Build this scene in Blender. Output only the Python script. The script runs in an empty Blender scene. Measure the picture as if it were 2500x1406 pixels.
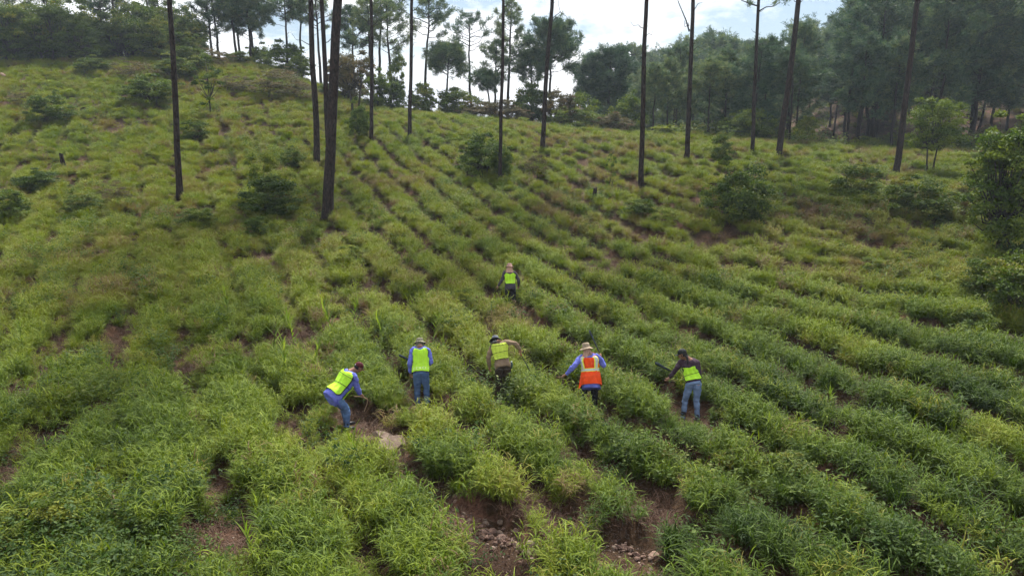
import bpy, bmesh, math, random
import numpy as np
from mathutils import Vector, Matrix, noise as mnoise

sc = bpy.context.scene
COL = sc.collection

# ---------------------------------------------------------------- camera
PITCH = math.radians(13.0)
F = 1785.0                      # focal length in pixels of the 2500 px wide photograph
CAM_Z = 7.0
cam_d = bpy.data.cameras.new('camera')
cam_d.sensor_width = 36.0
cam_d.lens = 36.0 * F / 2500.0
cam_d.clip_end = 3000.0
cam = bpy.data.objects.new('camera', cam_d)
COL.objects.link(cam)
cam.location = (0, 0, CAM_Z)
cam.rotation_euler = (math.pi / 2 - PITCH, 0, 0)
sc.camera = cam

# ---------------------------------------------------------------- sky and sun
SUN_EL, SUN_AZ = math.radians(52), math.radians(8)   # the sun stands ahead of the camera, behind bright cloud
world = bpy.data.worlds.new('World')
sc.world = world
world.use_nodes = True
wn, wl = world.node_tree.nodes, world.node_tree.links
wn.clear()
w_out = wn.new('ShaderNodeOutputWorld')
w_bg = wn.new('ShaderNodeBackground')
w_cl = wn.new('ShaderNodeBackground')
w_mix = wn.new('ShaderNodeMixShader')
w_sky = wn.new('ShaderNodeTexSky')
w_sky.sky_type = 'NISHITA'
w_sky.sun_disc = False
w_sky.sun_elevation = SUN_EL
w_sky.sun_rotation = SUN_AZ
w_sky.altitude = 900
w_bg.inputs['Strength'].default_value = 0.05
w_cl.inputs['Strength'].default_value = 0.74
w_tc = wn.new('ShaderNodeTexCoord')
w_map = wn.new('ShaderNodeMapping')
w_map.inputs['Scale'].default_value = (1.0, 1.0, 2.6)
w_map.inputs['Location'].default_value = (9.165, 3.3, 0.2)
w_no = wn.new('ShaderNodeTexNoise')
w_no.inputs['Scale'].default_value = 2.6
w_no.inputs['Detail'].default_value = 9
w_no.inputs['Roughness'].default_value = 0.62
w_cr = wn.new('ShaderNodeValToRGB')
w_cr.color_ramp.elements[0].position = 0.435
w_cr.color_ramp.elements[1].position = 0.52
w_no2 = wn.new('ShaderNodeTexNoise')
w_no2.inputs['Scale'].default_value = 5.0
w_no2.inputs['Detail'].default_value = 6
w_cr2 = wn.new('ShaderNodeValToRGB')
w_cr2.color_ramp.elements[0].position = 0.3
w_cr2.color_ramp.elements[0].color = (0.86, 0.90, 0.96, 1)
w_cr2.color_ramp.elements[1].position = 0.6
w_cr2.color_ramp.elements[1].color = (0.99, 0.995, 1.0, 1)
wl.new(w_tc.outputs['Generated'], w_map.inputs['Vector'])
wl.new(w_map.outputs[0], w_no.inputs['Vector'])
wl.new(w_map.outputs[0], w_no2.inputs['Vector'])
wl.new(w_no.outputs['Fac'], w_cr.inputs[0])
wl.new(w_no2.outputs['Fac'], w_cr2.inputs[0])
wl.new(w_cr2.outputs[0], w_cl.inputs['Color'])
wl.new(w_sky.outputs[0], w_bg.inputs['Color'])
w_sx = wn.new('ShaderNodeSeparateXYZ'); w_mr = wn.new('ShaderNodeMapRange'); w_mx = wn.new('ShaderNodeMath'); w_mx.operation = 'MAXIMUM'
w_mr.inputs['From Min'].default_value = .05; w_mr.inputs['From Max'].default_value = .10; w_mr.inputs['To Min'].default_value = 1; w_mr.inputs['To Max'].default_value = 0
wl.new(w_tc.outputs['Generated'], w_sx.inputs[0]); wl.new(w_sx.outputs['Z'], w_mr.inputs['Value'])       # cloud thickens into white low on the horizon
wl.new(w_mr.outputs[0], w_mx.inputs[0]); wl.new(w_cr.outputs[0], w_mx.inputs[1]); wl.new(w_mx.outputs[0], w_mix.inputs[0])
wl.new(w_bg.outputs[0], w_mix.inputs[1])
wl.new(w_cl.outputs[0], w_mix.inputs[2])
wl.new(w_mix.outputs[0], w_out.inputs[0])

sun_d = bpy.data.lights.new('sun', 'SUN')
sun_d.energy = 4.8
sun_d.angle = math.radians(5)
sun_d.color = (1.0, 0.96, 0.88)
sun = bpy.data.objects.new('sun', sun_d)
COL.objects.link(sun)
sdir = Vector((math.sin(SUN_AZ) * math.cos(SUN_EL), math.cos(SUN_AZ) * math.cos(SUN_EL), math.sin(SUN_EL)))
sun.rotation_euler = sdir.to_track_quat('Z', 'Y').to_euler()

sc.view_settings.view_transform = 'Standard'
sc.view_settings.look = 'None'
sc.view_settings.exposure = 0.98
sc.view_settings.gamma = 1.0
sc.view_settings.use_curve_mapping = False
sc.cycles.max_bounces = 5
sc.cycles.diffuse_bounces = 2
sc.cycles.glossy_bounces = 1
sc.cycles.transmission_bounces = 3
sc.cycles.volume_bounces = 0
sc.cycles.use_adaptive_sampling = True
sc.cycles.adaptive_threshold = 0.03

# ---------------------------------------------------------------- small helpers
def at(px, py, Y):
    """world point seen at pixel (px, py) of the photograph at forward distance Y"""
    xc, yc = (px - 1250) / F, (703 - py) / F
    d = np.array([xc, math.cos(PITCH) + yc * math.sin(PITCH), -math.sin(PITCH) + yc * math.cos(PITCH)])
    return d * (Y / d[1]) + np.array([0, 0, CAM_Z])

def hash2(ix, iy, seed):
    h = (ix.astype(np.int64) * 374761393 + iy.astype(np.int64) * 668265263 + seed * 974711) & 0xffffffff
    h = ((h ^ (h >> 13)) * 1274126177) & 0xffffffff
    return ((h ^ (h >> 16)) & 0xffff) / 65535.0

def vnoise(x, y, seed=0):
    x = np.asarray(x, float); y = np.asarray(y, float)
    ix, iy = np.floor(x), np.floor(y)
    fx, fy = x - ix, y - iy
    fx = fx * fx * (3 - 2 * fx); fy = fy * fy * (3 - 2 * fy)
    a = hash2(ix, iy, seed); b = hash2(ix + 1, iy, seed)
    c = hash2(ix, iy + 1, seed); d = hash2(ix + 1, iy + 1, seed)
    return (a * (1 - fx) + b * fx) * (1 - fy) + (c * (1 - fx) + d * fx) * fy

def fbm(x, y, seed=0, oct=3):
    s, a, t = 0.0, 1.0, 0.0
    for o in range(oct):
        s = s + a * vnoise(x * 2 ** o, y * 2 ** o, seed + o * 17); t += a; a *= .5
    return s / t

def sstep(a, b, x):
    t = np.clip((x - a) / (b - a), 0, 1)
    return t * t * (3 - 2 * t)

# ---------------------------------------------------------------- terrain
CP = []
for px, py, Y in [
    (-400, 1406, 10.2), (600, 1406, 10.2), (1250, 1406, 10.2), (1900, 1406, 10.2), (2900, 1406, 10.2),
    (-200, 1000, 16.8), (500, 1000, 16.9), (1250, 1000, 16.9), (1700, 1015, 16.5), (2600, 1000, 16.9),
    (-200, 740, 25.5), (600, 740, 25.8), (1240, 745, 26.0), (1800, 745, 25.6), (2600, 760, 25.0),
    (-200, 600, 32.5), (100, 600, 33), (700, 600, 33.5), (1250, 600, 34), (1800, 600, 34), (2500, 620, 33),
    (-100, 490, 40), (440, 485, 41), (797, 535, 37.5), (1250, 500, 42), (1566, 457, 45.5), (2000, 500, 40), (2500, 520, 39),
    (-100, 400, 47), (150, 400, 48), (600, 400, 49), (773, 407, 49), (1000, 400, 51), (1325, 375, 56), (1676, 397, 54),
    (1898, 397, 54), (2188, 432, 52), (2600, 440, 51),
    (-100, 300, 57), (150, 300, 58), (600, 300, 59), (1000, 300, 66),
    (-300, 165, 75), (0, 165, 75), (250, 160, 77), (480, 152, 80), (620, 158, 83), (100, 220, 68), (560, 230, 69), (700, 240, 69),
    (790, 245, 71), (900, 272, 72), (1080, 285, 72), (1250, 305, 71), (1500, 330, 70), (1800, 345, 68), (2200, 375, 65), (2600, 385, 64)]:
    CP.append(at(px, py, Y))
for x, y, z in [(-12, -12, 0.5), (12, -12, 0.5), (0, 2, 0.0), (-40, 0, 0), (40, 0, -0.5),
                (-70, 95, 11.5), (-45, 100, 10.5), (-30, 105, 9), (-12, 95, 3.5), (5, 95, 2.5), (20, 92, 2.0),
                (-60, 150, 4), (-20, 150, -8), (20, 150, -8), (35, 82, 2.6), (60, 82, 3.0), (90, 75, 4),
                (30, 120, 0), (60, 110, 10), (80, 110, 15), (110, 110, 22), (60, 140, 14), (48, 165, 12), (75, 165, 19), (110, 160, 33),
                (150, 130, 36), (30, 175, 6), (0, 220, -12), (60, 220, 10), (120, 230, 30), (-80, 220, -5), (150, 60, 16), (-110, 60, 6),
                (-160, 120, 6), (-110, 30, 2), (110, 30, 3), (-200, -20, 0), (200, -20, 8),
                (-300, 400, -10), (0, 500, -30), (300, 400, 20), (-400, 0, -5), (400, 0, 15), (0, -200, -3)]:
    CP.append(np.array([x, y, z], float))
CP = np.array(CP)
def _rbf(r2):
    return 0.5 * r2 * np.log(r2 + 1e-9)
_S = 50.0
_P = CP[:, :2] / _S
_n = len(_P)
_K = _rbf(((_P[:, None] - _P[None]) ** 2).sum(-1)) + np.eye(_n) * 0.004
_A = np.zeros((_n + 3, _n + 3)); _A[:_n, :_n] = _K
_A[:_n, _n] = 1; _A[:_n, _n + 1:] = _P; _A[_n, :_n] = 1; _A[_n + 1:, :_n] = _P.T
_W = np.linalg.solve(_A, np.concatenate([CP[:, 2], np.zeros(3)]))

def base_z(X, Y):
    X = np.atleast_1d(np.asarray(X, float)); Y = np.atleast_1d(np.asarray(Y, float))
    sh = X.shape
    x, y = np.clip(X.ravel(), -420, 420) / _S, np.clip(Y.ravel(), -250, 520) / _S
    out = np.empty(x.shape)
    for i in range(0, len(x), 20000):
        s = slice(i, i + 20000)
        r2 = (x[s, None] - _P[None, :, 0]) ** 2 + (y[s, None] - _P[None, :, 1]) ** 2
        out[s] = _rbf(r2) @ _W[:_n] + _W[_n] + _W[_n + 1] * x[s] + _W[_n + 2] * y[s]
    return out.reshape(sh)

ROW = 1.92
def row_u(X, Y):
    """plan coordinate across the planting rows; an integer is the crest of a row"""
    g = -(0.44 * Y - 1.2 * np.exp(-(Y - 10) / 10.0))
    w = 0.42 * (fbm(X * .16, Y * .16, 5, 2) - .5) * 2
    bend = .034 * np.clip(X - 4, 0, 14) ** 2 * sstep(9, 22, Y) * (1 - sstep(22, 38, Y))
    return (X - g - bend) / ROW + w * .55

def ridge(X, Y):
    """0 in a furrow, 1 on a crest, with the lumps the clumps of grass make"""
    X = np.asarray(X, float); Y = np.asarray(Y, float)
    u = row_u(X, Y)
    r = 0.5 + 0.5 * np.cos(2 * math.pi * u)
    r = r + .34 * (fbm(X * .9 + 3, Y * .9, 61, 2) - .5) - .13 * sstep(-.08, .08, X / np.maximum(Y, 6))
    r = sstep(0.10, 0.66, r)
    xi = X / np.maximum(Y, 6)
    left = sstep(-0.13, -0.33, xi)                       # rows lose themselves on the left
    lump = fbm(X * .80, Y * .62, 31, 3)
    lump2 = fbm(X * .27 + 9, Y * .30, 77, 3)
    rr = r * (1 - .42 * left) + .42 * left
    v = rr * (0.70 + .50 * sstep(.25, .6, lump))
    v = v - left * .7 * sstep(.37, .25, lump) - (.18 + .30 * left) * sstep(.40, .26, lump2)
    far = sstep(52, 66, Y)
    v = v - .30 * sstep(.0, .2, xi) * sstep(24, 34, Y) * sstep(.50, .36, lump)
    v = v * (1 - far * .6) + far * .32
    return np.clip(v, 0, 1.15)

BARE = [(955, 1080, .75), (1190, 1050, .6), (1050, 1215, .75), (1130, 1245, .6), (1245, 1300, .78), (1170, 1270, .6), (1430, 1250, .4),
        (1530, 1330, .62), (1620, 1385, .5), (1245, 1390, .45), (150, 1060, .7), (165, 1100, .5), (540, 1170, .5), (590, 1310, .5), (870, 710, .7), (1020, 745, .6), (930, 735, .6),
        (350, 770, .7), (130, 575, .8), (1110, 1000, .4), (1290, 930, .5), (1360, 960, .45), (900, 1030, .6), (845, 1025, .45), (1700, 1015, .45), (2440, 820, .9), (1250, 742, .6)]

def ground_hit(px, py):
    lo, hi = 6.0, None
    Ys = np.linspace(6, 200, 1600)
    P = np.array([at(px, py, y) for y in Ys])
    g = base_z(P[:, 0], P[:, 1])
    k = np.argmax(P[:, 2] < g)
    if P[k, 2] >= g[k]: k = len(Ys) - 1
    if k == 0: return P[0]
    a = P[k - 1, 2] - g[k - 1]; b = g[k] - P[k, 2]
    t = a / (a + b + 1e-9)
    p = P[k - 1] * (1 - t) + P[k] * t
    p[2] = base_z(p[0], p[1])[0]
    return p
BAREW = [(ground_hit(a, b)[0], ground_hit(a, b)[1], c) for a, b, c in BARE]

def bareness(X, Y):
    v = np.zeros(np.shape(X))
    for bx, by, r in BAREW:
        d = np.sqrt((X - bx) ** 2 + (Y - by + .30 * r) ** 2) / (r * 1.12)
        v = np.maximum(v, 1 - sstep(.55, 1.15, d + .5 * (vnoise(X * 3, Y * 3, 3) - .5)))
    return v

def ground_z(X, Y):
    X = np.asarray(X, float); Y = np.asarray(Y, float)
    near = sstep(90, 60, Y) * sstep(-5, 6, Y)
    z = base_z(X, Y)
    z = z + near * (0.30 * sstep(0, 1, ridge(X, Y)) * (1 - bareness(X, Y)) - 0.14 + 0.10 * fbm(X * 1.3, Y * 1.3, 9, 3))
    return z + (1 - near) * 0.6 * (fbm(X * .12, Y * .12, 4, 3) - .5)

def gz(x, y):
    return float(ground_z(np.array([x]), np.array([y]))[0])

def place(px, py):
    p = ground_hit(px, py)
    return Vector((p[0], p[1], gz(p[0], p[1])))

# ---------------------------------------------------------------- materials
MATS = {}
def new_mat(name):
    m = bpy.data.materials.new(name); m.use_nodes = True
    m.node_tree.nodes.clear()
    MATS[name] = m
    return m, m.node_tree.nodes, m.node_tree.links

def simple(name, col, rough=.8, var=.25, scale=8, bump=.0, metal=0.0, bscale=40, spec=.3):
    m, n, l = new_mat(name)
    o = n.new('ShaderNodeOutputMaterial'); b = n.new('ShaderNodeBsdfPrincipled')
    tc = n.new('ShaderNodeTexCoord'); no = n.new('ShaderNodeTexNoise'); no.inputs['Scale'].default_value = scale
    no.inputs['Detail'].default_value = 5
    r = n.new('ShaderNodeValToRGB')
    c = np.array(col)
    r.color_ramp.elements[0].position = .3; r.color_ramp.elements[1].position = .7
    r.color_ramp.elements[0].color = (*(c * (1 - var)), 1); r.color_ramp.elements[1].color = (*np.minimum(c * (1 + var), 1), 1)
    l.new(tc.outputs['Object'], no.inputs['Vector']); l.new(no.outputs['Fac'], r.inputs[0]); l.new(r.outputs[0], b.inputs['Base Color'])
    b.inputs['Roughness'].default_value = rough; b.inputs['Metallic'].default_value = metal
    b.inputs['Specular IOR Level'].default_value = spec
    if bump:
        n2 = n.new('ShaderNodeTexNoise'); n2.inputs['Scale'].default_value = bscale; n2.inputs['Detail'].default_value = 4
        bp = n.new('ShaderNodeBump'); bp.inputs['Strength'].default_value = bump; bp.inputs['Distance'].default_value = .02
        l.new(tc.outputs['Object'], n2.inputs['Vector']); l.new(n2.outputs['Fac'], bp.inputs['Height']); l.new(bp.outputs[0], b.inputs['Normal'])
    l.new(b.outputs[0], o.inputs[0])
    return m

def leaf_mat(name, cols, attr='tint', atype='GEOMETRY', inst=None, transl=.35, rough=.65, vary=0):
    """cols: colours along the leaf tint; inst: per-instance attribute mixed in"""
    m, n, l = new_mat(name)
    o = n.new('ShaderNodeOutputMaterial')
    a = n.new('ShaderNodeAttribute'); a.attribute_type = 'GEOMETRY'; a.attribute_name = attr
    fac = a.outputs['Fac']
    if inst:
        b = n.new('ShaderNodeAttribute'); b.attribute_type = 'INSTANCER'; b.attribute_name = inst
        ma = n.new('ShaderNodeMath'); ma.operation = 'ADD'; ma.use_clamp = True
        mb = n.new('ShaderNodeMath'); mb.operation = 'MULTIPLY_ADD'
        mb.inputs[1].default_value = .32; mb.inputs[2].default_value = -.16
        l.new(fac, mb.inputs[0]); l.new(mb.outputs[0], ma.inputs[0]); l.new(b.outputs['Fac'], ma.inputs[1])
        fac = ma.outputs[0]
    if vary:      # each plant its own shade of green
        oi = n.new('ShaderNodeObjectInfo'); mb = n.new('ShaderNodeMath'); mb.operation = 'MULTIPLY_ADD'
        mb.inputs[1].default_value = vary; mb.inputs[2].default_value = -vary / 2
        ma = n.new('ShaderNodeMath'); ma.operation = 'ADD'; ma.use_clamp = True
        l.new(oi.outputs['Random'], mb.inputs[0]); l.new(mb.outputs[0], ma.inputs[0]); l.new(fac, ma.inputs[1]); fac = ma.outputs[0]
    r = n.new('ShaderNodeValToRGB')
    e = r.color_ramp.elements
    while len(e) < len(cols): e.new(.5)
    for i, c in enumerate(cols):
        e[i].position = c[0]; e[i].color = (c[1], c[2], c[3], 1)
    l.new(fac, r.inputs[0])
    d = n.new('ShaderNodeBsdfPrincipled'); d.inputs['Roughness'].default_value = rough
    d.inputs['Specular IOR Level'].default_value = .2
    t = n.new('ShaderNodeBsdfTranslucent')
    hs = n.new('ShaderNodeHueSaturation'); hs.inputs['Value'].default_value = 1.35; hs.inputs['Saturation'].default_value = 1.1
    l.new(r.outputs[0], hs.inputs['Color']); l.new(hs.outputs[0], t.inputs[0])
    l.new(r.outputs[0], d.inputs['Base Color'])
    mx = n.new('ShaderNodeMixShader'); mx.inputs[0].default_value = transl
    l.new(d.outputs[0], mx.inputs[1]); l.new(t.outputs[0], mx.inputs[2]); l.new(mx.outputs[0], o.inputs[0])
    return m

# ---------------------------------------------------------------- mesh helpers
class Faces:
    """collects numpy vertices and faces (triangles / quads) with a tint per vertex"""
    def __init__(self): self.v = []; self.f3 = []; self.f4 = []; self.t = []; self.n = 0
    def add(self, v, f3=None, f4=None, t=None):
        v = np.asarray(v, float).reshape(-1, 3)
        if f3 is not None and len(f3): self.f3.append(np.asarray(f3, int) + self.n)
        if f4 is not None and len(f4): self.f4.append(np.asarray(f4, int) + self.n)
        self.v.append(v); self.t.append(np.zeros(len(v)) if t is None else np.broadcast_to(t, (len(v),)))
        self.n += len(v)
    def mesh(self, name, mat=None, smooth=False):
        me = bpy.data.meshes.new(name)
        v = np.concatenate(self.v)
        f3 = np.concatenate(self.f3) if self.f3 else np.zeros((0, 3), int)
        f4 = np.concatenate(self.f4) if self.f4 else np.zeros((0, 4), int)
        me.vertices.add(len(v)); me.vertices.foreach_set('co', v.ravel().astype(np.float32))
        me.loops.add(f3.size + f4.size)
        me.loops.foreach_set('vertex_index', np.concatenate([f3.ravel(), f4.ravel()]).astype(np.int32))
        me.polygons.add(len(f3) + len(f4))
        st = np.concatenate([np.arange(len(f3)) * 3, len(f3) * 3 + np.arange(len(f4)) * 4])
        me.polygons.foreach_set('loop_start', st.astype(np.int32))
        me.update(calc_edges=True)
        me.polygons.foreach_set('use_smooth', np.full(len(st), smooth))
        at_ = me.attributes.new('tint', 'FLOAT', 'POINT')
        at_.data.foreach_set('value', np.concatenate(self.t).astype(np.float32))
        if mat: me.materials.append(mat)
        return me

def frame_of(d):
    d = np.asarray(d, float); d = d / (np.linalg.norm(d) + 1e-9)
    a = np.array([0, 0, 1.]) if abs(d[2]) < .9 else np.array([1., 0, 0])
    s = np.cross(d, a); s /= np.linalg.norm(s)
    return s, np.cross(s, d)

def tube(F_, pts, rad, n=8, t=0.0, cap=True):
    pts = np.asarray(pts, float); k = len(pts)
    rad = np.broadcast_to(rad, (k,))
    tan = np.gradient(pts, axis=0)
    s, u = frame_of(tan[0])
    V = []
    for i in range(k):
        d = tan[i] / (np.linalg.norm(tan[i]) + 1e-9)
        s = s - d * (s @ d); s /= np.linalg.norm(s) + 1e-9
        u = np.cross(d, s)
        a = np.arange(n) * 2 * math.pi / n
        V.append(pts[i] + rad[i] * (np.cos(a)[:, None] * s + np.sin(a)[:, None] * u))
    V = np.concatenate(V)
    q = []
    for i in range(k - 1):
        for j in range(n):
            q.append((i * n + j, i * n + (j + 1) % n, (i + 1) * n + (j + 1) % n, (i + 1) * n + j))
    f3 = []
    if cap:
        V = np.concatenate([V, pts[:1], pts[-1:]])
        for j in range(n):
            f3.append((k * n, (j + 1) % n, j)); f3.append((k * n + 1, (k - 1) * n + j, (k - 1) * n + (j + 1) % n))
    F_.add(V, f3, q, t)

def blades(F_, p0, az, el, L, w, droop, seg=3, t=None, twist=0.0):
    """many curved tapering leaves at once"""
    N = len(L)
    p0 = np.asarray(p0, float)
    dh = np.stack([np.cos(az), np.sin(az), np.zeros(N)], 1)
    side = np.stack([-np.sin(az), np.cos(az), np.full(N, 0.0)], 1)
    side = side + np.array([0, 0, 1.]) * (np.random.rand(N)[:, None] - .5) * 1.0 * (1 if twist else 0)
    side /= np.linalg.norm(side, axis=1, keepdims=True)
    V = []; cur = p0.copy(); e = el.copy()
    wid = [1.0, 1.0, .75, .5, .3]
    for i in range(seg + 1):
        if i < seg:
            hw = (w * (.55 if i == 0 else (1 - (i / seg) ** 2)) * .5)[:, None]
            V += [cur - side * hw, cur + side * hw]
            cur = cur + (L / seg)[:, None] * (np.cos(e)[:, None] * dh + np.sin(e)[:, None] * np.array([0, 0, 1.]))
            e = e - droop / seg
        else:
            V += [cur]
    m = 2 * seg + 1
    V = np.stack(V, 1).reshape(-1, 3)
    b = np.arange(N)[:, None] * m
    q = [np.concatenate([b + 2 * i, b + 2 * i + 1, b + 2 * i + 3, b + 2 * i + 2], 1) for i in range(seg - 1)]
    f3 = np.concatenate([b + 2 * seg - 2, b + 2 * seg - 1, b + 2 * seg], 1)
    tt = np.repeat(np.random.rand(N) if t is None else t, m)
    F_.add(V, f3, np.concatenate(q) if q else None, tt)

def leaves(F_, c, size, asp=.5, updir=.3, t=None):
    """random flat four-cornered leaves around points c"""
    N = len(c)
    nrm = np.random.randn(N, 3); nrm[:, 2] += updir * 2; nrm /= np.linalg.norm(nrm, axis=1, keepdims=True)
    r = np.random.randn(N, 3); a = np.cross(nrm, r); a /= np.linalg.norm(a, axis=1, keepdims=True)
    b = np.cross(nrm, a)
    s = np.broadcast_to(size, (N,))[:, None] * (0.7 + .6 * np.random.rand(N, 1))
    V = np.stack([c - a * s * .5, c + b * s * asp * .5 - a * s * .05 + nrm * s * .06, c + a * s * .5, c - b * s * asp * .5 - a * s * .05 + nrm * s * .06], 1).reshape(-1, 3)
    i = np.arange(N)[:, None] * 4
    F_.add(V, None, np.concatenate([i, i + 1, i + 2, i + 3], 1), np.repeat(np.random.rand(N) if t is None else t, 4))

# ---------------------------------------------------------------- tagging
def tag(o, label=None, cat=None, group=None, kind=None):
    if label: o['label'] = label
    if cat: o['category'] = cat
    if group: o['group'] = group
    if kind: o['kind'] = kind
    return o
def link(name, data, parent=None):
    o = bpy.data.objects.new(name, data); COL.objects.link(o)
    if parent: o.parent = parent
    return o
def thing(name, loc, label, cat, group=None, rz=0.0):
    o = bpy.data.objects.new(name, None); COL.objects.link(o)
    o.location = loc; o.rotation_euler = (0, 0, rz); o.empty_display_size = .3
    return tag(o, label, cat, group)
def copy_tree(o, parent=None):
    kids = list(o.children)
    c = o.copy(); COL.objects.link(c)
    if parent: c.parent = parent
    for k in kids: copy_tree(k, c)
    return c

random.seed(7); np.random.seed(7)

# ---------------------------------------------------------------- ground sheet
def axis(lo, hi, fine_lo, fine_hi, step, grow=1.12):
    a = list(np.arange(fine_lo, fine_hi + 1e-6, step)); s = step
    while a[-1] < hi: s *= grow; a.append(a[-1] + s)
    s = step
    while a[0] > lo: s *= grow; a.insert(0, a[0] - s)
    return np.array(a)
def build_ground():
    xs = axis(-400, 400, -24, 24, .24, 1.06)
    ys = axis(-120, 420, 8, 50, .24, 1.05)
    X, Y = np.meshgrid(xs, ys)
    Z = ground_z(X.ravel(), Y.ravel()).reshape(X.shape)
    F_ = Faces()
    ny, nx = X.shape
    i = np.arange(ny * nx).reshape(ny, nx)
    q = np.stack([i[:-1, :-1], i[:-1, 1:], i[1:, 1:], i[1:, :-1]], -1).reshape(-1, 4)
    F_.add(np.stack([X, Y, Z], -1).reshape(-1, 3), None, q)
    m, n, l = new_mat('soil')
    o = n.new('ShaderNodeOutputMaterial'); b = n.new('ShaderNodeBsdfPrincipled'); b.inputs['Roughness'].default_value = .95
    b.inputs['Specular IOR Level'].default_value = .1
    tc = n.new('ShaderNodeTexCoord')
    n1 = n.new('ShaderNodeTexNoise'); n1.inputs['Scale'].default_value = .55; n1.inputs['Detail'].default_value = 8; n1.inputs['Roughness'].default_value = .7
    n2 = n.new('ShaderNodeTexNoise'); n2.inputs['Scale'].default_value = 14; n2.inputs['Detail'].default_value = 6; n2.inputs['Roughness'].default_value = .7
    r1 = n.new('ShaderNodeValToRGB'); e = r1.color_ramp.elements
    e[0].position = .35; e[0].color = (.040, .025, .018, 1); e[1].position = .68; e[1].color = (.170, .092, .070, 1)
    x = e.new(.52); x.color = (.055, .036, .022, 1)
    r2 = n.new('ShaderNodeValToRGB'); e = r2.color_ramp.elements
    e[0].position = .3; e[0].color = (.45, .42, .4, 1); e[1].position = .72; e[1].color = (1.6, 1.5, 1.4, 1)
    mx = n.new('ShaderNodeMix'); mx.data_type = 'RGBA'; mx.blend_type = 'MULTIPLY'; mx.inputs[0].default_value = 1
    l.new(tc.outputs['Object'], n1.inputs[0]); l.new(tc.outputs['Object'], n2.inputs[0])
    l.new(n1.outputs['Fac'], r1.inputs[0]); l.new(n2.outputs['Fac'], r2.inputs[0])
    l.new(r1.outputs[0], mx.inputs[6]); l.new(r2.outputs[0], mx.inputs[7]); l.new(mx.outputs[2], b.inputs['Base Color'])
    bp = n.new('ShaderNodeBump'); bp.inputs['Strength'].default_value = .9; bp.inputs['Distance'].default_value = .08
    l.new(n2.outputs['Fac'], bp.inputs['Height']); l.new(bp.outputs[0], b.inputs['Normal'])
    l.new(b.outputs[0], o.inputs[0])
    tag(link('ground', F_.mesh('ground', m, True)), kind='structure')
build_ground()

# ---------------------------------------------------------------- grass
GREENS = [(0.0, .025, .052, .009), (.22, .064, .110, .012), (.42, .122, .175, .015), (.62, .184, .230, .018), (.80, .195, .178, .034), (1.0, .160, .100, .056)]
M_grass = leaf_mat('grass_leaf', GREENS, inst='hue', transl=.24)
M_weed = leaf_mat('weed_leaf', [(0, .030, .060, .016), (.4, .060, .105, .022), (.75, .12, .16, .03), (1, .17, .16, .05)], inst='hue', transl=.35)
M_dead = leaf_mat('dead_leaf', [(0, .055, .029, .021), (.5, .135, .080, .058), (1, .26, .185, .13)], inst='hue', transl=.2, rough=.8)

M_gravel = leaf_mat('gravel_stone', [(0, .05, .032, .026), (.5, .13, .085, .068), (1, .30, .235, .19)], inst='hue', transl=0, rough=.9)
templates = bpy.data.collections.new('tuft_templates')     # not linked: only read by the scatter
def template(name, me):
    o = bpy.data.objects.new(name, me); templates.objects.link(o)
    return o

def tuft_leafy(seed, nst=16, H=.46, R=.30, per=8, L=.24, w=.0175):
    np.random.seed(seed); F_ = Faces()
    for s in range(nst):
        a = np.random.rand() * 2 * math.pi; r0 = R * .45 * math.sqrt(np.random.rand())
        lean = np.random.uniform(.1, .62); h = H * np.random.uniform(.6, 1.1)
        base = np.array([r0 * math.cos(a), r0 * math.sin(a), 0]); out = np.array([math.cos(a), math.sin(a), 0])
        tp = np.linspace(.18, 1, per)
        P = base + out * (lean * h * tp ** 1.5)[:, None] + np.array([0, 0, 1.]) * (h * (tp - .12 * tp ** 2 * lean))[:, None]
        az = a + np.random.uniform(-1.9, 1.9, per) + (np.arange(per) % 2) * math.pi * .8
        el = np.random.uniform(.1, 1.15, per) + .25 * tp
        Ln = L * np.random.uniform(.65, 1.25, per)
        blades(F_, P, az, el, Ln, w * np.random.uniform(.7, 1.2, per), np.random.uniform(.7, 2.1, per), 3,
               np.clip(.25 + .5 * tp + np.random.randn(per) * .25, 0, 1), twist=1)
        # the stem
        blades(F_, base[None], np.array([a]), np.array([1.35 - lean * .4]), np.array([h]), np.array([.008]), np.array([.35]), 3, np.array([.9]))
    return F_.mesh('tuft', M_grass)

def tuft_fine(seed, N=240, H=.46, R=.28, w=.011):
    np.random.seed(seed); F_ = Faces()
    a = np.random.rand(N) * 2 * math.pi; r = R * .6 * np.sqrt(np.random.rand(N))
    P = np.stack([r * np.cos(a), r * np.sin(a), np.random.rand(N) * H * .45], 1)
    blades(F_, P, a + np.random.uniform(-.8, .8, N), np.random.uniform(.55, 1.5, N), H * np.random.uniform(.4, .85, N),
           w * np.random.uniform(.7, 1.3, N), np.random.uniform(.5, 2.2, N), 3, twist=1)
    return F_.mesh('tuft', M_grass)

def tuft_dead(seed, N=90):
    np.random.seed(seed); F_ = Faces()
    a = np.random.rand(N) * 2 * math.pi; r = .3 * np.sqrt(np.random.rand(N))
    P = np.stack([r * np.cos(a), r * np.sin(a), np.random.rand(N) * .08], 1)
    blades(F_, P, np.random.rand(N) * 6.3, np.random.uniform(-.1, 1.1, N), np.random.uniform(.1, .32, N),
           np.random.uniform(.005, .012, N), np.random.uniform(.2, 1.8, N), 2, twist=1)
    return F_.mesh('tuft', M_dead)

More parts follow.
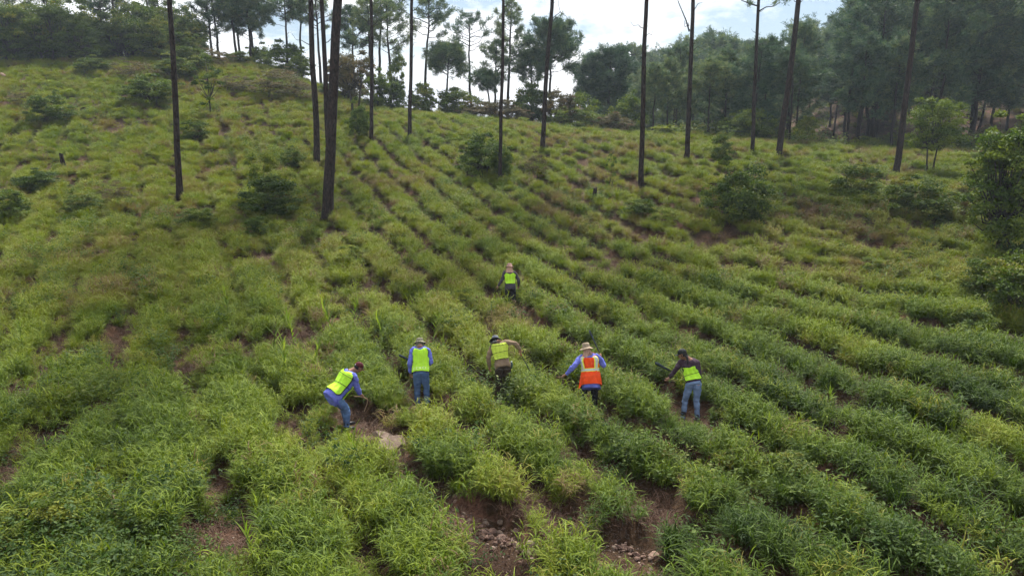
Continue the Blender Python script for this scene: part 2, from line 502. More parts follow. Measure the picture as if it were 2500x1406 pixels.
def gravel_mesh(seed):
    rnd = random.Random(seed); bm = bmesh.new(); bmesh.ops.create_icosphere(bm, subdivisions=1, radius=.5)
    for v in bm.verts: v.co = Vector((v.co.x * rnd.uniform(.7, 1.2), v.co.y * rnd.uniform(.6, 1.1), v.co.z * rnd.uniform(.4, .8)))
    me = bpy.data.meshes.new('gravel'); bm.to_mesh(me); bm.free()
    a = me.attributes.new('tint', 'FLOAT', 'POINT'); a.data.foreach_set('value', np.full(len(me.vertices), .5, np.float32))
    me.materials.append(M_gravel); return me
def tuft_weed(seed, N=150, H=.4, R=.28, s=.055):
    np.random.seed(seed); F_ = Faces()
    k = 14
    for i in range(k):
        a = np.random.rand() * 6.28; lean = np.random.uniform(.1, .8); h = H * np.random.uniform(.6, 1.1)
        tp = np.random.rand(N // k) ** .7
        P = np.stack([np.cos(a) * (R * .2 + lean * h * tp), np.sin(a) * (R * .2 + lean * h * tp), h * tp], 1) + np.random.randn(N // k, 3) * .03
        leaves(F_, P, s, .55, .9)
    return F_.mesh('tuft', M_weed)

for i in range(5): template('tuft_a%d' % i, tuft_leafy(10 + i))                     # 0-4
for i in range(4): template('tuft_b%d' % i, tuft_fine(30 + i))                      # 5-8
for i in range(3): template('tuft_c%d' % i, tuft_dead(50 + i))                      # 9-11
for i in range(3): template('tuft_d%d' % i, tuft_weed(60 + i))                      # 12-14
for i in range(3): template('tuft_e%d' % i, gravel_mesh(i))                       # 15-17

def scatter(name, P, idx, scale, hue, label=None):
    n = len(P)
    me = bpy.data.meshes.new(name)
    me.vertices.add(n); me.vertices.foreach_set('co', P.ravel().astype(np.float32))
    for nm, ty, val in (('pick', 'INT', idx.astype(np.int32)), ('size', 'FLOAT', scale.astype(np.float32)), ('hue', 'FLOAT', hue.astype(np.float32))):
        a = me.attributes.new(nm, ty, 'POINT'); a.data.foreach_set('value', val)
    rot = np.stack([np.random.randn(n) * .12, np.random.randn(n) * .12, np.random.rand(n) * 6.283], 1).astype(np.float32)
    a = me.attributes.new('turn', 'FLOAT_VECTOR', 'POINT'); a.data.foreach_set('vector', rot.ravel())
    o = link(name, me); tag(o, kind='stuff')
    if label: o['label'] = label
    ng = bpy.data.node_groups.new(name, 'GeometryNodeTree')
    ng.interface.new_socket('Geometry', in_out='INPUT', socket_type='NodeSocketGeometry')
    ng.interface.new_socket('Geometry', in_out='OUTPUT', socket_type='NodeSocketGeometry')
    N, L = ng.nodes, ng.links
    gi = N.new('NodeGroupInput'); go = N.new('NodeGroupOutput')
    m2p = N.new('GeometryNodeMeshToPoints')
    iop = N.new('GeometryNodeInstanceOnPoints')
    ci = N.new('GeometryNodeCollectionInfo'); ci.inputs['Collection'].default_value = templates
    ci.inputs['Separate Children'].default_value = True; ci.inputs['Reset Children'].default_value = True
    def attr(nm, ty):
        x = N.new('GeometryNodeInputNamedAttribute'); x.data_type = ty; x.inputs['Name'].default_value = nm
        return x.outputs['Attribute']
    L.new(gi.outputs[0], m2p.inputs[0]); L.new(m2p.outputs[0], iop.inputs['Points'])
    L.new(ci.outputs[0], iop.inputs['Instance'])
    iop.inputs['Pick Instance'].default_value = True
    L.new(attr('pick', 'INT'), iop.inputs['Instance Index'])
    e2r = N.new('FunctionNodeEulerToRotation'); L.new(attr('turn', 'FLOAT_VECTOR'), e2r.inputs[0]); L.new(e2r.outputs[0], iop.inputs['Rotation'])
    cx = N.new('ShaderNodeCombineXYZ'); s = attr('size', 'FLOAT')
    for k in range(3): L.new(s, cx.inputs[k])
    L.new(cx.outputs[0], iop.inputs['Scale'])
    L.new(iop.outputs[0], go.inputs[0])
    md = o.modifiers.new('scatter', 'NODES'); md.node_group = ng
    return o

def sample_field(n, ymin, ymax, margin=9.0, slope=.86):
    """points spread evenly over the wedge of ground the picture can see"""
    u = np.random.rand(n)
    a, b = ymin, ymax
    # density of width slope*y+margin
    Y = a + (b - a) * u
    wmax = slope * b + margin
    X = (np.random.rand(n) * 2 - 1) * wmax
    k = np.abs(X) < slope * Y + margin
    return X[k], Y[k]
def area(ymin, ymax, margin=9.0, slope=.86):
    return 2 * (slope * ymax + margin) * (ymax - ymin)

def build_grass():
    np.random.seed(99)
    GX, GY, GI, GS, GH = [], [], [], [], []
    DX, DY, DI, DS, DH = [], [], [], [], []
    WX, WY, WI, WS, WH = [], [], [], [], []
    for y0, y1, dens in ((7.5, 20, 19), (20, 34, 15), (34, 52, 12), (52, 90, 8.0)):
        n = int(area(y0, y1) * dens)
        X, Y = sample_field(n, y0, y1)
        rg = ridge(X, Y); br = bareness(X, Y)
        xi = X / Y
        left = sstep(-0.05, -0.3, xi)
        far = sstep(20, 46, Y)
        # tall grass stands on the crests, thins in the furrows
        p = np.clip(rg * 1.35 + .10 + .16 * left, 0, 1) * (1 - br)
        r = np.random.rand(len(X))
        keep = r < p
        fine = np.random.rand(len(X)) < np.clip(.22 + .70 * far + .15 * left, 0, .92)
        idx = np.where(fine, 5 + np.random.randint(0, 4, len(X)), np.random.randint(0, 5, len(X)))
        size = (.50 + .58 * np.clip(rg, 0, 1)) * near_people(X, Y) * np.random.uniform(.8, 1.2, len(X)) * np.where(fine, .95, 1.0)
        size *= (1 + .18 * sstep(40, 60, Y))
        n1 = fbm(X * .09, Y * .09, 200, 3); n2 = fbm(X * .55, Y * .55, 300, 3)
        # colour of the plants themselves: lusher green low on the right, yellower on the slope, browner at the right
        hue = .33 + .21 * sstep(15, 32, Y) - .09 * sstep(-.05, .15, xi) * sstep(28, 20, Y) + .05 * left - .07 * sstep(0.0, .3, xi) * sstep(34, 22, Y)
        hue += (n1 - .5) * .34 + (n2 - .5) * .42 + .04 * left * sstep(18, 28, Y) + .10 * (1 - np.clip(rg, 0, 1)) 
        brown = sstep(.60, .72, fbm(X * .35 + 5, Y * .35, 400, 3)) * (.10 + .16 * sstep(-.1, .1, xi)) + sstep(.15, .5, xi) * sstep(28, 40, Y) * .06
        hue = np.clip(hue, .05, .60 + .2 * (n2 > .62)) + brown + np.random.randn(len(X)) * .07 + .45 * (np.random.rand(len(X)) < .035)
        GX.append(X[keep]); GY.append(Y[keep]); GI.append(idx[keep]); GS.append(size[keep]); GH.append(hue[keep])
        dead = (np.random.rand(len(X)) < .75 * (1 - np.clip(rg, 0, 1)) * (1 - .7 * br) + .10) & ~keep
        DX.append(X[dead]); DY.append(Y[dead]); DI.append(9 + np.random.randint(0, 3, dead.sum())); DS.append(np.random.uniform(.7, 1.5, dead.sum()))
        DH.append(np.clip(.05 + .7 * fbm(X[dead] * .5, Y[dead] * .5, 21, 2) + np.random.randn(dead.sum()) * .12, 0, .9))
        wn_ = fbm(X * .3 + 40, Y * .3, 500, 3)
        wp = sstep(.52, .68, wn_) * .30 + sstep(.35, .55, -xi + .0) * sstep(15, 11, Y) * .9 * sstep(.4, .5, wn_ + .1) + .02
        wk = (np.random.rand(len(X)) < wp) & (br < .4)
        WX.append(X[wk]); WY.append(Y[wk]); WI.append(12 + np.random.randint(0, 3, wk.sum())); WS.append(np.random.uniform(.8, 1.5, wk.sum()) * (.8 + .4 * np.clip(rg[wk], 0, 1)))
        WH.append(np.clip(.45 + (wn_[wk] - .55) * 1.5 + np.random.randn(wk.sum()) * .15, .05, .95) * .8)
    # scrubby floor of the wood and the far slopes
    n = 9000; Y = np.random.uniform(64, 185, n); X = np.random.uniform(-60, 175, n)
    k = (X > 14 + .0 * Y) & (np.abs(X) < .80 * Y + 6) & (fbm(X * .15, Y * .15, 900, 3) > .40); X, Y = X[k], Y[k]
    pick = np.random.rand(len(X)) < .6
    WX.append(X[pick]); WY.append(Y[pick]); WI.append(12 + np.random.randint(0, 3, pick.sum())); WS.append(np.random.uniform(1.5, 4.2, pick.sum())); WH.append(np.random.uniform(.15, .8, pick.sum()))
    GX.append(X[~pick]); GY.append(Y[~pick]); GI.append(5 + np.random.randint(0, 4, (~pick).sum())); GS.append(np.random.uniform(1.2, 2.2, (~pick).sum())); GH.append(np.random.uniform(.35, .85, (~pick).sum()))
    gx, gy = [], []
    for bx, by, r in BAREW:
        m = int(150 * r * r) + 20; gx.append(bx + np.random.randn(m) * r * .42); gy.append(by - .12 + np.random.randn(m) * r * .36)
    gx = np.concatenate(gx + [np.random.uniform(-8, 12, 1500)]); gy = np.concatenate(gy + [np.random.uniform(9, 24, 1500)])
    kk = ridge(gx, gy) * (1 - bareness(gx, gy)) < .35; gx, gy = gx[kk], gy[kk]
    VX, VY, VI, VS, VH = [gx], [gy], [15 + np.random.randint(0, 3, len(gx))], [np.random.uniform(.012, .055, len(gx)) ** 1.0], [np.random.rand(len(gx))]
    for nm, X, Y, I, S, H in (('gravel', VX, VY, VI, VS, VH), ('grass', GX, GY, GI, GS, GH), ('dead_grass', DX, DY, DI, DS, DH), ('weeds', WX, WY, WI, WS, WH)):
        X, Y, I, S, H = map(np.concatenate, (X, Y, I, S, H))
        keepout = np.ones(len(X), bool)
        for kx, ky, kr in KEEP_OUT:
            keepout &= (X - kx) ** 2 + (Y - ky) ** 2 > kr * kr
        X, Y, I, S, H = X[keepout], Y[keepout], I[keepout], S[keepout], H[keepout]
        Z = ground_z(X, Y) - (.02 if nm != 'gravel' else -.004)
        print(nm, len(X))
        scatter(nm, np.stack([X, Y, Z], 1), I, S, np.clip(H, 0, 1),
                {'gravel': 'small reddish grit and stone chips on the bare soil', 'grass': 'green arching leafy grass growing in rows over the hillside', 'dead_grass': 'brown dry grass litter lying in the furrows',
                 'weeds': 'low broad-leaved weeds mixed among the grass'}[nm])
KEEP_OUT = []
PEOPLE_XY = []
def near_people(X, Y):
    """the grass the workers have cut: short right round each of them and a little way down-slope"""
    f = np.ones(len(X))
    for x, y, r in PEOPLE_XY:
        d = np.sqrt(((X - x) / .55) ** 2 + ((Y - y + .55) / .95) ** 2) / r
        f = np.minimum(f, .38 + .62 * sstep(.6, 1.5, d))
    return f
# ---------------------------------------------------------------- bark and crowns
def bark_mat(name, c1, c2, c3):
    m, n, l = new_mat(name)
    o = n.new('ShaderNodeOutputMaterial'); b = n.new('ShaderNodeBsdfPrincipled'); b.inputs['Roughness'].default_value = .95
    b.inputs['Specular IOR Level'].default_value = .15
    tc = n.new('ShaderNodeTexCoord'); mp = n.new('ShaderNodeMapping'); mp.inputs['Scale'].default_value = (9, 9, 2.6)
    vo = n.new('ShaderNodeTexVoronoi'); vo.feature = 'DISTANCE_TO_EDGE'; vo.inputs['Scale'].default_value = 1.3
    no = n.new('ShaderNodeTexNoise'); no.inputs['Scale'].default_value = 1.6; no.inputs['Detail'].default_value = 7
    r1 = n.new('ShaderNodeValToRGB'); e = r1.color_ramp.elements
    e[0].position = .0; e[0].color = (*c1, 1); e[1].position = .22; e[1].color = (*c2, 1)
    r2 = n.new('ShaderNodeValToRGB'); e = r2.color_ramp.elements
    e[0].position = .42; e[0].color = (*c1, 1); e[1].position = .68; e[1].color = (*c3, 1)
    mx = n.new('ShaderNodeMix'); mx.data_type = 'RGBA'; mx.inputs[0].default_value = .45
    l.new(tc.outputs['Object'], mp.inputs[0]); l.new(mp.outputs[0], vo.inputs['Vector']); l.new(mp.outputs[0], no.inputs['Vector'])
    l.new(vo.outputs['Distance'], r1.inputs[0]); l.new(no.outputs['Fac'], r2.inputs[0])
    l.new(r1.outputs[0], mx.inputs[6]); l.new(r2.outputs[0], mx.inputs[7]); l.new(mx.outputs[2], b.inputs['Base Color'])
    bp = n.new('ShaderNodeBump'); bp.inputs['Strength'].default_value = .8; bp.inputs['Distance'].default_value = .03
    l.new(vo.outputs['Distance'], bp.inputs['Height']); l.new(bp.outputs[0], b.inputs['Normal']); l.new(b.outputs[0], o.inputs[0])
    return m
M_bark = bark_mat('pine_bark', (.008, .007, .007), (.038, .028, .025), (.080, .054, .044))
M_bark2 = bark_mat('grey_bark', (.02, .017, .014), (.07, .06, .05), (.10, .085, .07))
M_needle = leaf_mat('pine_needles', [(0, .022, .056, .032), (.5, .062, .112, .052), (1, .175, .215, .075)], transl=.22, vary=.55)
M_oak = leaf_mat('broad_leaves', [(0, .024, .048, .010), (.5, .060, .098, .016), (.85, .115, .155, .024), (1, .17, .17, .03)], transl=.3, vary=.4)
M_dark = leaf_mat('dark_glossy_leaves', [(0, .022, .044, .008), (.5, .064, .108, .016), (1, .16, .205, .028)], transl=.28, rough=.6, vary=.35)
M_bright = leaf_mat('yellow_green_leaves', [(0, .040, .070, .012), (.5, .11, .155, .022), (1, .24, .25, .04)], transl=.4)
M_brown = leaf_mat('reddish_brown_leaves', [(0, .040, .040, .016), (.5, .085, .080, .032), (1, .15, .105, .05)], transl=.3)
M_shoot = leaf_mat('lime_shoot_leaves', [(0, .07, .12, .018), (.5, .13, .19, .026), (1, .20, .25, .045)], transl=.45)

def needles(F_, c, d, L=.34, w=.05, n=26, spread=.9):
    m = len(c) * n
    C = np.repeat(c, n, 0); D = np.repeat(d, n, 0) + np.random.randn(m, 3) * spread
    D[:, 2] += .15
    D /= np.linalg.norm(D, axis=1, keepdims=True)
    S = np.cross(D, np.random.randn(m, 3)); S /= np.linalg.norm(S, axis=1, keepdims=True)
    l = L * np.random.uniform(.6, 1.2, (m, 1))
    C = C + np.random.randn(m, 3) * L * .28
    V = np.stack([C, C + D * l * .5 + S * w * .5, C + D * l, C + D * l * .5 - S * w * .5], 1).reshape(-1, 3)
    i = np.arange(m)[:, None] * 4
    F_.add(V, None, np.concatenate([i, i + 1, i + 2, i + 3], 1), np.repeat(np.clip(np.repeat(np.random.rand(len(c)), n) * .75 + np.random.rand(m) * .25, 0, 1), 4))

def pine_mesh(seed, H, r0, crown0, spread, nbr=26, den=1.0, lean=(0, 0), needle=.34, nn=24, flat=.5, stubs=4, top_r=.25, bend=.012):
    np.random.seed(seed)
    T = Faces(); C = Faces()
    z = np.concatenate([[0, .010, .028, .06], np.linspace(.12, 1, 13)]); k = len(z)
    wob = np.cumsum(np.random.randn(k, 2) * H * bend / math.sqrt(k) * 1.4, 0); wob -= wob[0]
    P = np.stack([lean[0] * z + wob[:, 0], lean[1] * z + wob[:, 1], H * z], 1)
    R = r0 * (1 - (1 - top_r) * z ** .9) ; R[0] *= 1.55; R[1] *= 1.22; R[2] *= 1.07; R[-1] *= .4; R[-2] *= .7
    tube(T, P, R, 10)
    def trunk_at(t):
        return np.array([np.interp(t, z, P[:, j]) for j in range(3)])
    az = np.random.rand() * 6.28
    for b in range(nbr):
        t = crown0 + (1 - crown0) * ((b + .5) / nbr) ** .85
        az += 2.4 + np.random.randn() * .4
        s = (b + .5) / nbr
        prof = (1 - s) ** .55 * (.55 + .9 * min(1, s / .25 + .3)) if flat < .7 else (1 - s ** 2.2) ** .5
        L = spread * prof * np.random.uniform(.55, 1.15)
        e = np.random.uniform(.05, .5) + .35 * s
        q = np.linspace(0, 1, 6)
        o = trunk_at(t)
        pts = o + np.stack([np.cos(az) * L * q, np.sin(az) * L * q, L * (math.tan(e) * q * .6 + .28 * q ** 2)], 1)
        pts[1:] += np.random.randn(5, 3) * L * .035
        br = max(.018, r0 * .24 * (L / max(spread, .1)))
        tube(T, pts, np.linspace(br, br * .25, 6), 5)
        ends = [pts[-1], pts[-2] * .5 + pts[-1] * .5]; dirs = [pts[-1] - pts[-3]] * 2
        nt = max(2, int(5 * den * (L / spread + .3)))
        for j in range(nt):
            u = np.random.uniform(.38, 1)
            oo = np.array([np.interp(u, q, pts[:, m_]) for m_ in range(3)])
            a2 = az + np.random.choice([-1, 1]) * np.random.uniform(.4, 1.2)
            l2 = L * np.random.uniform(.16, .42)
            en = oo + np.array([math.cos(a2) * l2, math.sin(a2) * l2, l2 * np.random.uniform(.05, .7)])
            tube(T, [oo, (oo + en) / 2 + np.random.randn(3) * .03, en], [br * .4, br * .3, br * .18], 4)
            ends += [en, (en + oo) / 2 + np.random.randn(3) * .1]; dirs += [en - oo] * 2
        ends = np.array(ends); dirs = np.array(dirs); dirs /= np.linalg.norm(dirs, axis=1, keepdims=True)
        if den > 1.2:
            ex = ends + np.random.randn(*ends.shape) * needle * .8
            ends = np.concatenate([ends, ex]); dirs = np.concatenate([dirs, dirs])
        needles(C, ends, dirs, needle, needle * .15, nn)
    for b in range(stubs):
        t = np.random.uniform(crown0 * .4, crown0); o = trunk_at(t); a = np.random.rand() * 6.28
        l = np.random.uniform(.15, 1.2)
        pts = o + np.stack([np.cos(a) * l * np.linspace(0, 1, 5), np.sin(a) * l * np.linspace(0, 1, 5), l * np.array([0, .1, .32, .3, .55])], 1) + np.random.randn(5, 3) * .04
        tube(T, pts, np.linspace(.03, .008, 5), 4)
    return T.mesh('trunk', M_bark, True), C.mesh('crown', M_needle)

def lobed(F_, centers, radii, n, size, asp=.5, updir=.4, shell=.55, tint=None):
    if len(centers) > 12: radii = [q * 1.0 for q in radii]
    for c, r in zip(centers, radii):
        d = np.random.randn(n, 3); d /= np.linalg.norm(d, axis=1, keepdims=True)
        d[:, 2] = np.where(d[:, 2] < -.3, -d[:, 2] * .5, d[:, 2])
        rr = (shell + (1 - shell) * np.random.rand(n, 1)) ** 1.0 * r * (1 + .32 * np.random.randn(n, 1))
        base = np.random.rand() * .65
        leaves(F_, np.asarray(c) + d * rr * np.array([1, 1, .85]), size, asp, updir, np.clip(base + np.random.rand(n) * .5, 0, 1))

def broad_mesh(seed, H, W, crown0, mat, nl=26, n=190, size=.16, r0=.13, stems=1, trunk_mat=None):
    """a broad-leaved tree or shrub: stems that fork to leafy lobes"""
    np.random.seed(seed)
    T = Faces(); C = Faces(); cs = []; rs = []
    for i in range(nl):
        v = np.random.rand() ** .8
        zz = crown0 + (1 - crown0) * v
        wid = W * .5 * (math.sin(math.pi * (.12 + .80 * v)) ** .6) * (.85 if i % 2 else .5)
        a = np.random.rand() * 6.28
        c = np.array([math.cos(a) * wid, math.sin(a) * wid, zz * H * .93])
        c += np.random.randn(3) * W * .055
        k_ = np.random.uniform(.09, .19)
        if i % 5 == 0: c = c * np.array([1.22, 1.22, 1.12]) + np.random.randn(3) * W * .05; c[2] = max(c[2], .1 * H); k_ *= .55
        cs.append(c); rs.append(W * k_)
    roots = []
    for s in range(stems):
        a = s * 6.28 / stems + np.random.rand(); off = .06 * W * (stems > 1)
        b = np.array([math.cos(a) * off, math.sin(a) * off, -.15])
        t = np.array([math.cos(a) * W * .12 * (stems > 1) + np.random.randn() * W * .03, math.sin(a) * W * .12 * (stems > 1), H * max(crown0, .25)])
        m_ = (b + t) / 2 + np.random.randn(3) * .05 * np.array([1, 1, 0])
        tube(T, [b, m_, t], [r0 * 1.2, r0 * .85, r0 * .7], 8)
        roots.append(t)
    for i, c in enumerate(cs):
        o = roots[i % len(roots)]
        m_ = o * .45 + c * .55 + np.random.randn(3) * W * .03; m_[2] -= .04 * H
        tube(T, [o, m_, c], [r0 * .5, r0 * .25, r0 * .09], 5)
    lobed(C, cs, rs, n, size)
    return T.mesh('trunk', trunk_mat or M_bark2, True), C.mesh('crown', mat)

def tree(name, loc, label, group, meshes, rz=0.0, sx=1.0, sz=1.0, cat='tree', parts=('trunk', 'crown')):
    t = thing(name, loc, label, cat, group, rz)
    t.scale = (sx, sx, sz)
    link(parts[0], meshes[0], t); link(parts[1], meshes[1], t)
    return t

# ---------------------------------------------------------------- the tall bare-trunked pines in the field
G_TALL = 'tall bare-trunked pines standing in the field'
TALL = [  # base px, base py, top px at py=0, trunk width px at the base, height m, label
    (442, 487, 415, 19, 24, 'tall dark pine trunk alone on the left slope, black at its foot'),
    (773, 407, 754, 19, 25, 'straight dark pine trunk, left and farther back of the three close together'),
    (804, 470, 783, 16, 25, 'thinner pine trunk half hidden behind the thickest trunk'),
    (797, 540, 828, 33, 27, 'thickest and nearest pine trunk, leaning right from a flared black foot'),
    (908, 358, 905, 12, 24, 'slim upright pine trunk at the top of the planted rows, right of the thickest trunk'),
    (1000, 350, 1004, 12, 24, 'slim reddish pine trunk rising from the planted rows near the crest'),
    (1220, 455, 1227, 12, 24, 'slender pine trunk standing at the right side of a dark bush'),
    (1325, 376, 1351, 15, 25, 'pine trunk leaning right with thin dead twigs near its top, before a round-crowned pine'),
    (1566, 458, 1582, 16, 25, 'bare dark pine trunk rising alone from the middle of the right slope'),
    (1676, 398, 1692, 15, 24, 'pine trunk with a forked dead branch on its left near the sky'),
    (1837, 386, 1856, 12, 23, 'thin pine trunk with two leafy side branches near its top'),
    (1898, 398, 1948, 19, 25, 'stout pine trunk leaning right in front of the hillside forest'),
    (2188, 433, 2230, 19, 25, 'pine trunk leaning right beside the small two-stemmed tree'),
]
def dead_branch(T_list, parent, name='dead_branch'):
    for pts, r in T_list:
        f = Faces(); tube(f, pts, np.linspace(r, r * .3, len(pts)), 5)
        link(name, f.mesh(name, M_bark, True), parent)
for i, (bx, by, tx, wpx, H, lab) in enumerate(TALL):
    b = ground_hit(bx, by); b[2] = gz(b[0], b[1]) - .1
    Yb = b[1]
    top = at(tx, 0, Yb)
    hz = top[2] - b[2]
    lx = (top[0] - b[0]) / hz * H
    dist = math.hypot(Yb, CAM_Z - b[2])
    r0 = wpx / F * dist / 2 * .82
    np.random.seed(300 + i)
    crown0 = max(.62, (hz + 2.0) / H) if i != 10 else .62
    me = pine_mesh(300 + i, H, r0, min(crown0, .8), 2.6, 24, 1.1, (lx, np.random.randn() * .3), stubs=12, top_r=.38, bend=.004)
    t = thing('pine_tree', Vector(b), lab, 'pine tree', G_TALL)
    link('trunk', me[0], t); link('crown', me[1], t)
    # the few side branches the photograph shows below its upper edge
    def P(px, py): return list(np.array(at(px, py, Yb)) - b)
    if i == 7:
        dead_branch([([P(1347, 55), P(1356, 45), P(1362, 42)], .035), ([P(1349, 45), P(1368, 30), P(1364, 15), P(1361, -20)], .03), ([P(1368, 30), P(1384, 42), P(1392, 58)], .022)], t)
    if i == 9:
        dead_branch([([P(1683, 78), P(1675, 50), P(1660, 15), P(1652, -6)], .06), ([P(1683, 62), P(1672, 66), P(1670, 50)], .04), ([P(1695, 25), P(1704, 10), P(1718, 5)], .03)], t)
    if i == 10:
        dead_branch([([P(1852, 16), P(1832, 10), P(1812, 2), P(1800, -4)], .06), ([P(1853, 28), P(1870, 18), P(1890, 16), P(1905, 6)], .05)], t, 'branch')
        np.random.seed(5)
        for c in (np.array([P(1908, 2), P(1914, -3), P(1900, 4), P(1920, 4)]), np.array([P(1835, 5), P(1830, -2)])):
            f = Faces(); needles(f, c + np.random.randn(len(c), 3) * .1, np.random.randn(len(c), 3), .35, .05, 40)
            link('needle_spray', f.mesh('needle_spray', M_needle), t)
    if i == 8:
        dead_branch([([P(1574, 70), P(1580, 64), P(1588, 66)], .02), ([P(1581, -5), P(1592, -2), P(1594, 14)], .02)], t)
    if i == 11:
        dead_branch([([P(1950, 12), P(1956, 5), P(1964, -4)], .04)], t)
    if i == 12:
        dead_branch([([P(2232, 18), P(2245, 8), P(2258, -4)], .05), ([P(2226, 90), P(2218, 82), P(2217, 76)], .04)], t)
    KEEP_OUT.append((b[0], b[1], r0 * 1.0))

# ---------------------------------------------------------------- pines on the skyline
G_SKY = 'pines along the skyline'
SKYP = [  # px, top py, crown bottom py, crown width px, Y, density, lean px, label
    (897, 5, 118, 80, 80, .8, -8, 'airy skyline pine just left of the slim trunk above the rows'),
    (921, -40, 60, 80, 84, 1.0, 4, 'skyline pine whose top leaves the picture, right of the slim trunk above the rows'),
    (944, 6, 150, 95, 82, 1.1, 2, 'full skyline pine with crown low down its trunk, left of the slim reddish trunk'),
    (1037, -14, 96, 92, 84, 1.0, 10, 'tall skyline pine, long bare trunk, right of the slim reddish trunk'),
    (1087, 116, 192, 88, 82, 1.3, 4, 'short round-headed skyline pine, lower than both its neighbours'),
    (1147, 42, 128, 100, 86, .55, -3, 'sparse open skyline pine standing alone against the white sky'),
    (1213, 108, 212, 66, 82, .8, 8, 'lopsided pine on the left of the slender trunk beside the bush'),
    (1185, 184, 232, 60, 80, .9, -18, 'small leaning pine low on the skyline'),
    (1246, 4, 178, 78, 84, 1.2, 4, 'tall narrow skyline pine right behind the slender trunk'),
    (1352, 64, 186, 118, 82, 1.9, 3, 'dense round-crowned pine behind the leaning trunk with dead twigs'),
    (1302, 130, 210, 60, 84, 1.2, 0, 'small dark pine in the gap left of the dense round-crowned pine'),
    (1492, 128, 262, 120, 86, 2.0, 2, 'broad dark pine in front of the wood, mid right'),
    (1440, 165, 260, 80, 88, 1.5, 0, 'low dense pine right of the dense round-crowned pine'),
    (1538, 116, 150, 48, 130, .8, 0, 'small pale flat-topped pine far off on the skyline'),
    (1566, 118, 160, 30, 132, .8, 0, 'narrow pale pine far off beside the bare dark trunk'),
    (1450, 138, 168, 40, 130, .7, 0, 'tiny pale pine far off between two darker ones'),
    (498, -26, 92, 62, 86, .9, -6, 'left of the two thin pines rising from the grassy hilltop'),
    (516, -30, 98, 56, 87, .9, -8, 'right of the two thin pines rising from the grassy hilltop'),
    (556, -50, 20, 70, 88, .8, -8, 'tall thin trunked pine at the top of the grassy hill, crown out of frame'),
    (568, -30, 90, 70, 90, .9, -4, 'slim pine right behind the tall thin trunked one'),
    (603, -30, 78, 105, 88, 1.7, 2, 'thick bushy pine on the hilltop, the fullest of its group'),
    (612, -10, 105, 70, 90, 1.1, 2, 'pine hidden by the fullest one of the hilltop group'),
    (690, -30, 70, 90, 88, 1.1, 0, 'dark pine between the hilltop group and the three close trunks'),
    (722, -20, 60, 80, 90, 1.2, 0, 'pine with drooping sprays left of the three close trunks'),
    (770, -30, 80, 80, 88, 1.0, 2, 'pine seen between the three close trunks'),
    (850, 20, 130, 60, 84, 1.2, -4, 'bushy pine right of the thickest trunk'),
    (268, -60, 10, 80, 84, .8, -8, 'pine with its long trunk standing out of the oaks on the left'),
    (243, -2, 42, 90, 88, .9, 0, 'flat-topped pine showing above the oaks on the left'),
    (355, -60, 0, 70, 90, .8, 0, 'thin pine trunk above the oaks, left of the lone dark trunk'),
    (385, -40, 30, 60, 92, .9, 0, 'slight pine above the oaks, beside the lone dark trunk'),
    (105, -40, 20, 90, 92, 1.0, 0, 'pine over the darkest oaks at the upper left'),
    (20, -30, 40, 100, 90, 1.2, 0, 'pine at the far upper left corner above the oaks'),
]
for i, (px, ty, cb, W, Y, den, lean, lab) in enumerate(SKYP):
    top = at(px, ty, Y)
    x = top[0] - lean / F * Y; g = gz(x, Y) - .1
    H = top[2] - g
    c0 = min(.92, max(.15, (at(px, cb, Y)[2] - g) / H))
    me = pine_mesh(500 + i, H, .12 + .006 * H, c0, W / F * Y / 2 * 1.05, 18 + int(8 * den), den, (lean / F * Y, 0), .36, 24 if den < 1.5 else 26, .5 if den < 1.5 else .8, 3, .3, .012)
    tree('pine_tree', (x, Y, g), lab, G_SKY, me)

# ---------------------------------------------------------------- the wood on the right
def skyline(px):
    return np.interp(px, [1380, 1440, 1500, 1540, 1600, 1660, 1720, 1780, 1840, 1890, 1930, 2000, 2060, 2200, 2600], [215, 170, 140, 135, 104, 94, 90, 92, 82, 70, 44, 30, -20, -60, -120])
FP = [pine_mesh(700 + i, 16.0, .19, (.22, .40, .30, .52, .36, .60, .26)[i], (3.0, 2.6, 3.2, 2.9, 2.3, 3.3, 2.7)[i], 27, 1.22, (0, 0), .50, 24, .8 if i % 3 == 0 else .5, 8, .25, .014) for i in range(7)]
G_FOR = 'pines of the wood on the right hillside'
np.random.seed(808)
cand = []
for (ya, yb, n, dmin) in ((70, 84, 30, 3.2), (84, 104, 36, 4.0), (104, 135, 46, 4.6), (135, 178, 50, 4.8)):
    tries = 0; got = 0
    while got < n and tries < 6000:
        tries += 1
        Y = random.uniform(ya, yb); px = random.uniform(1470 if ya > 80 else 1580, 2760)
        x = (px - 1250) / F * Y * 1.0 / 1.0
        if any((x - c[0]) ** 2 + (Y - c[1]) ** 2 < dmin ** 2 for c in cand): continue
        if ya < 80 and 1960 < px < 2140 and random.random() < .45: continue
        g = gz(x, Y)
        top = at(px, skyline(px), Y)[2]
        H = (top - g) * random.uniform(.68, 1.0)
        if H < 5.5: continue
        H = min(H, random.uniform(17, 23))
        cand.append((x, Y, g, H, px)); got += 1
for i, (x, Y, g, H, px) in enumerate(cand):
    lab = ('straight dark pine at the near edge of the wood on the right' if Y < 84 else
           'tall dark pine standing a little inside the wood on the right' if Y < 104 else
           'bluish pine half way up the hillside behind the right-hand wood' if Y < 135 else
           'small hazy pine on the far skyline of the right-hand hillside')
    s = H / 16.0
    sx = s * random.uniform(.85, 1.15) if H > 10 else s * 1.25
    tree('pine_tree', (x, Y, g - .15), lab, G_FOR, FP[i % 7], random.uniform(0, 6.28), sx, s)

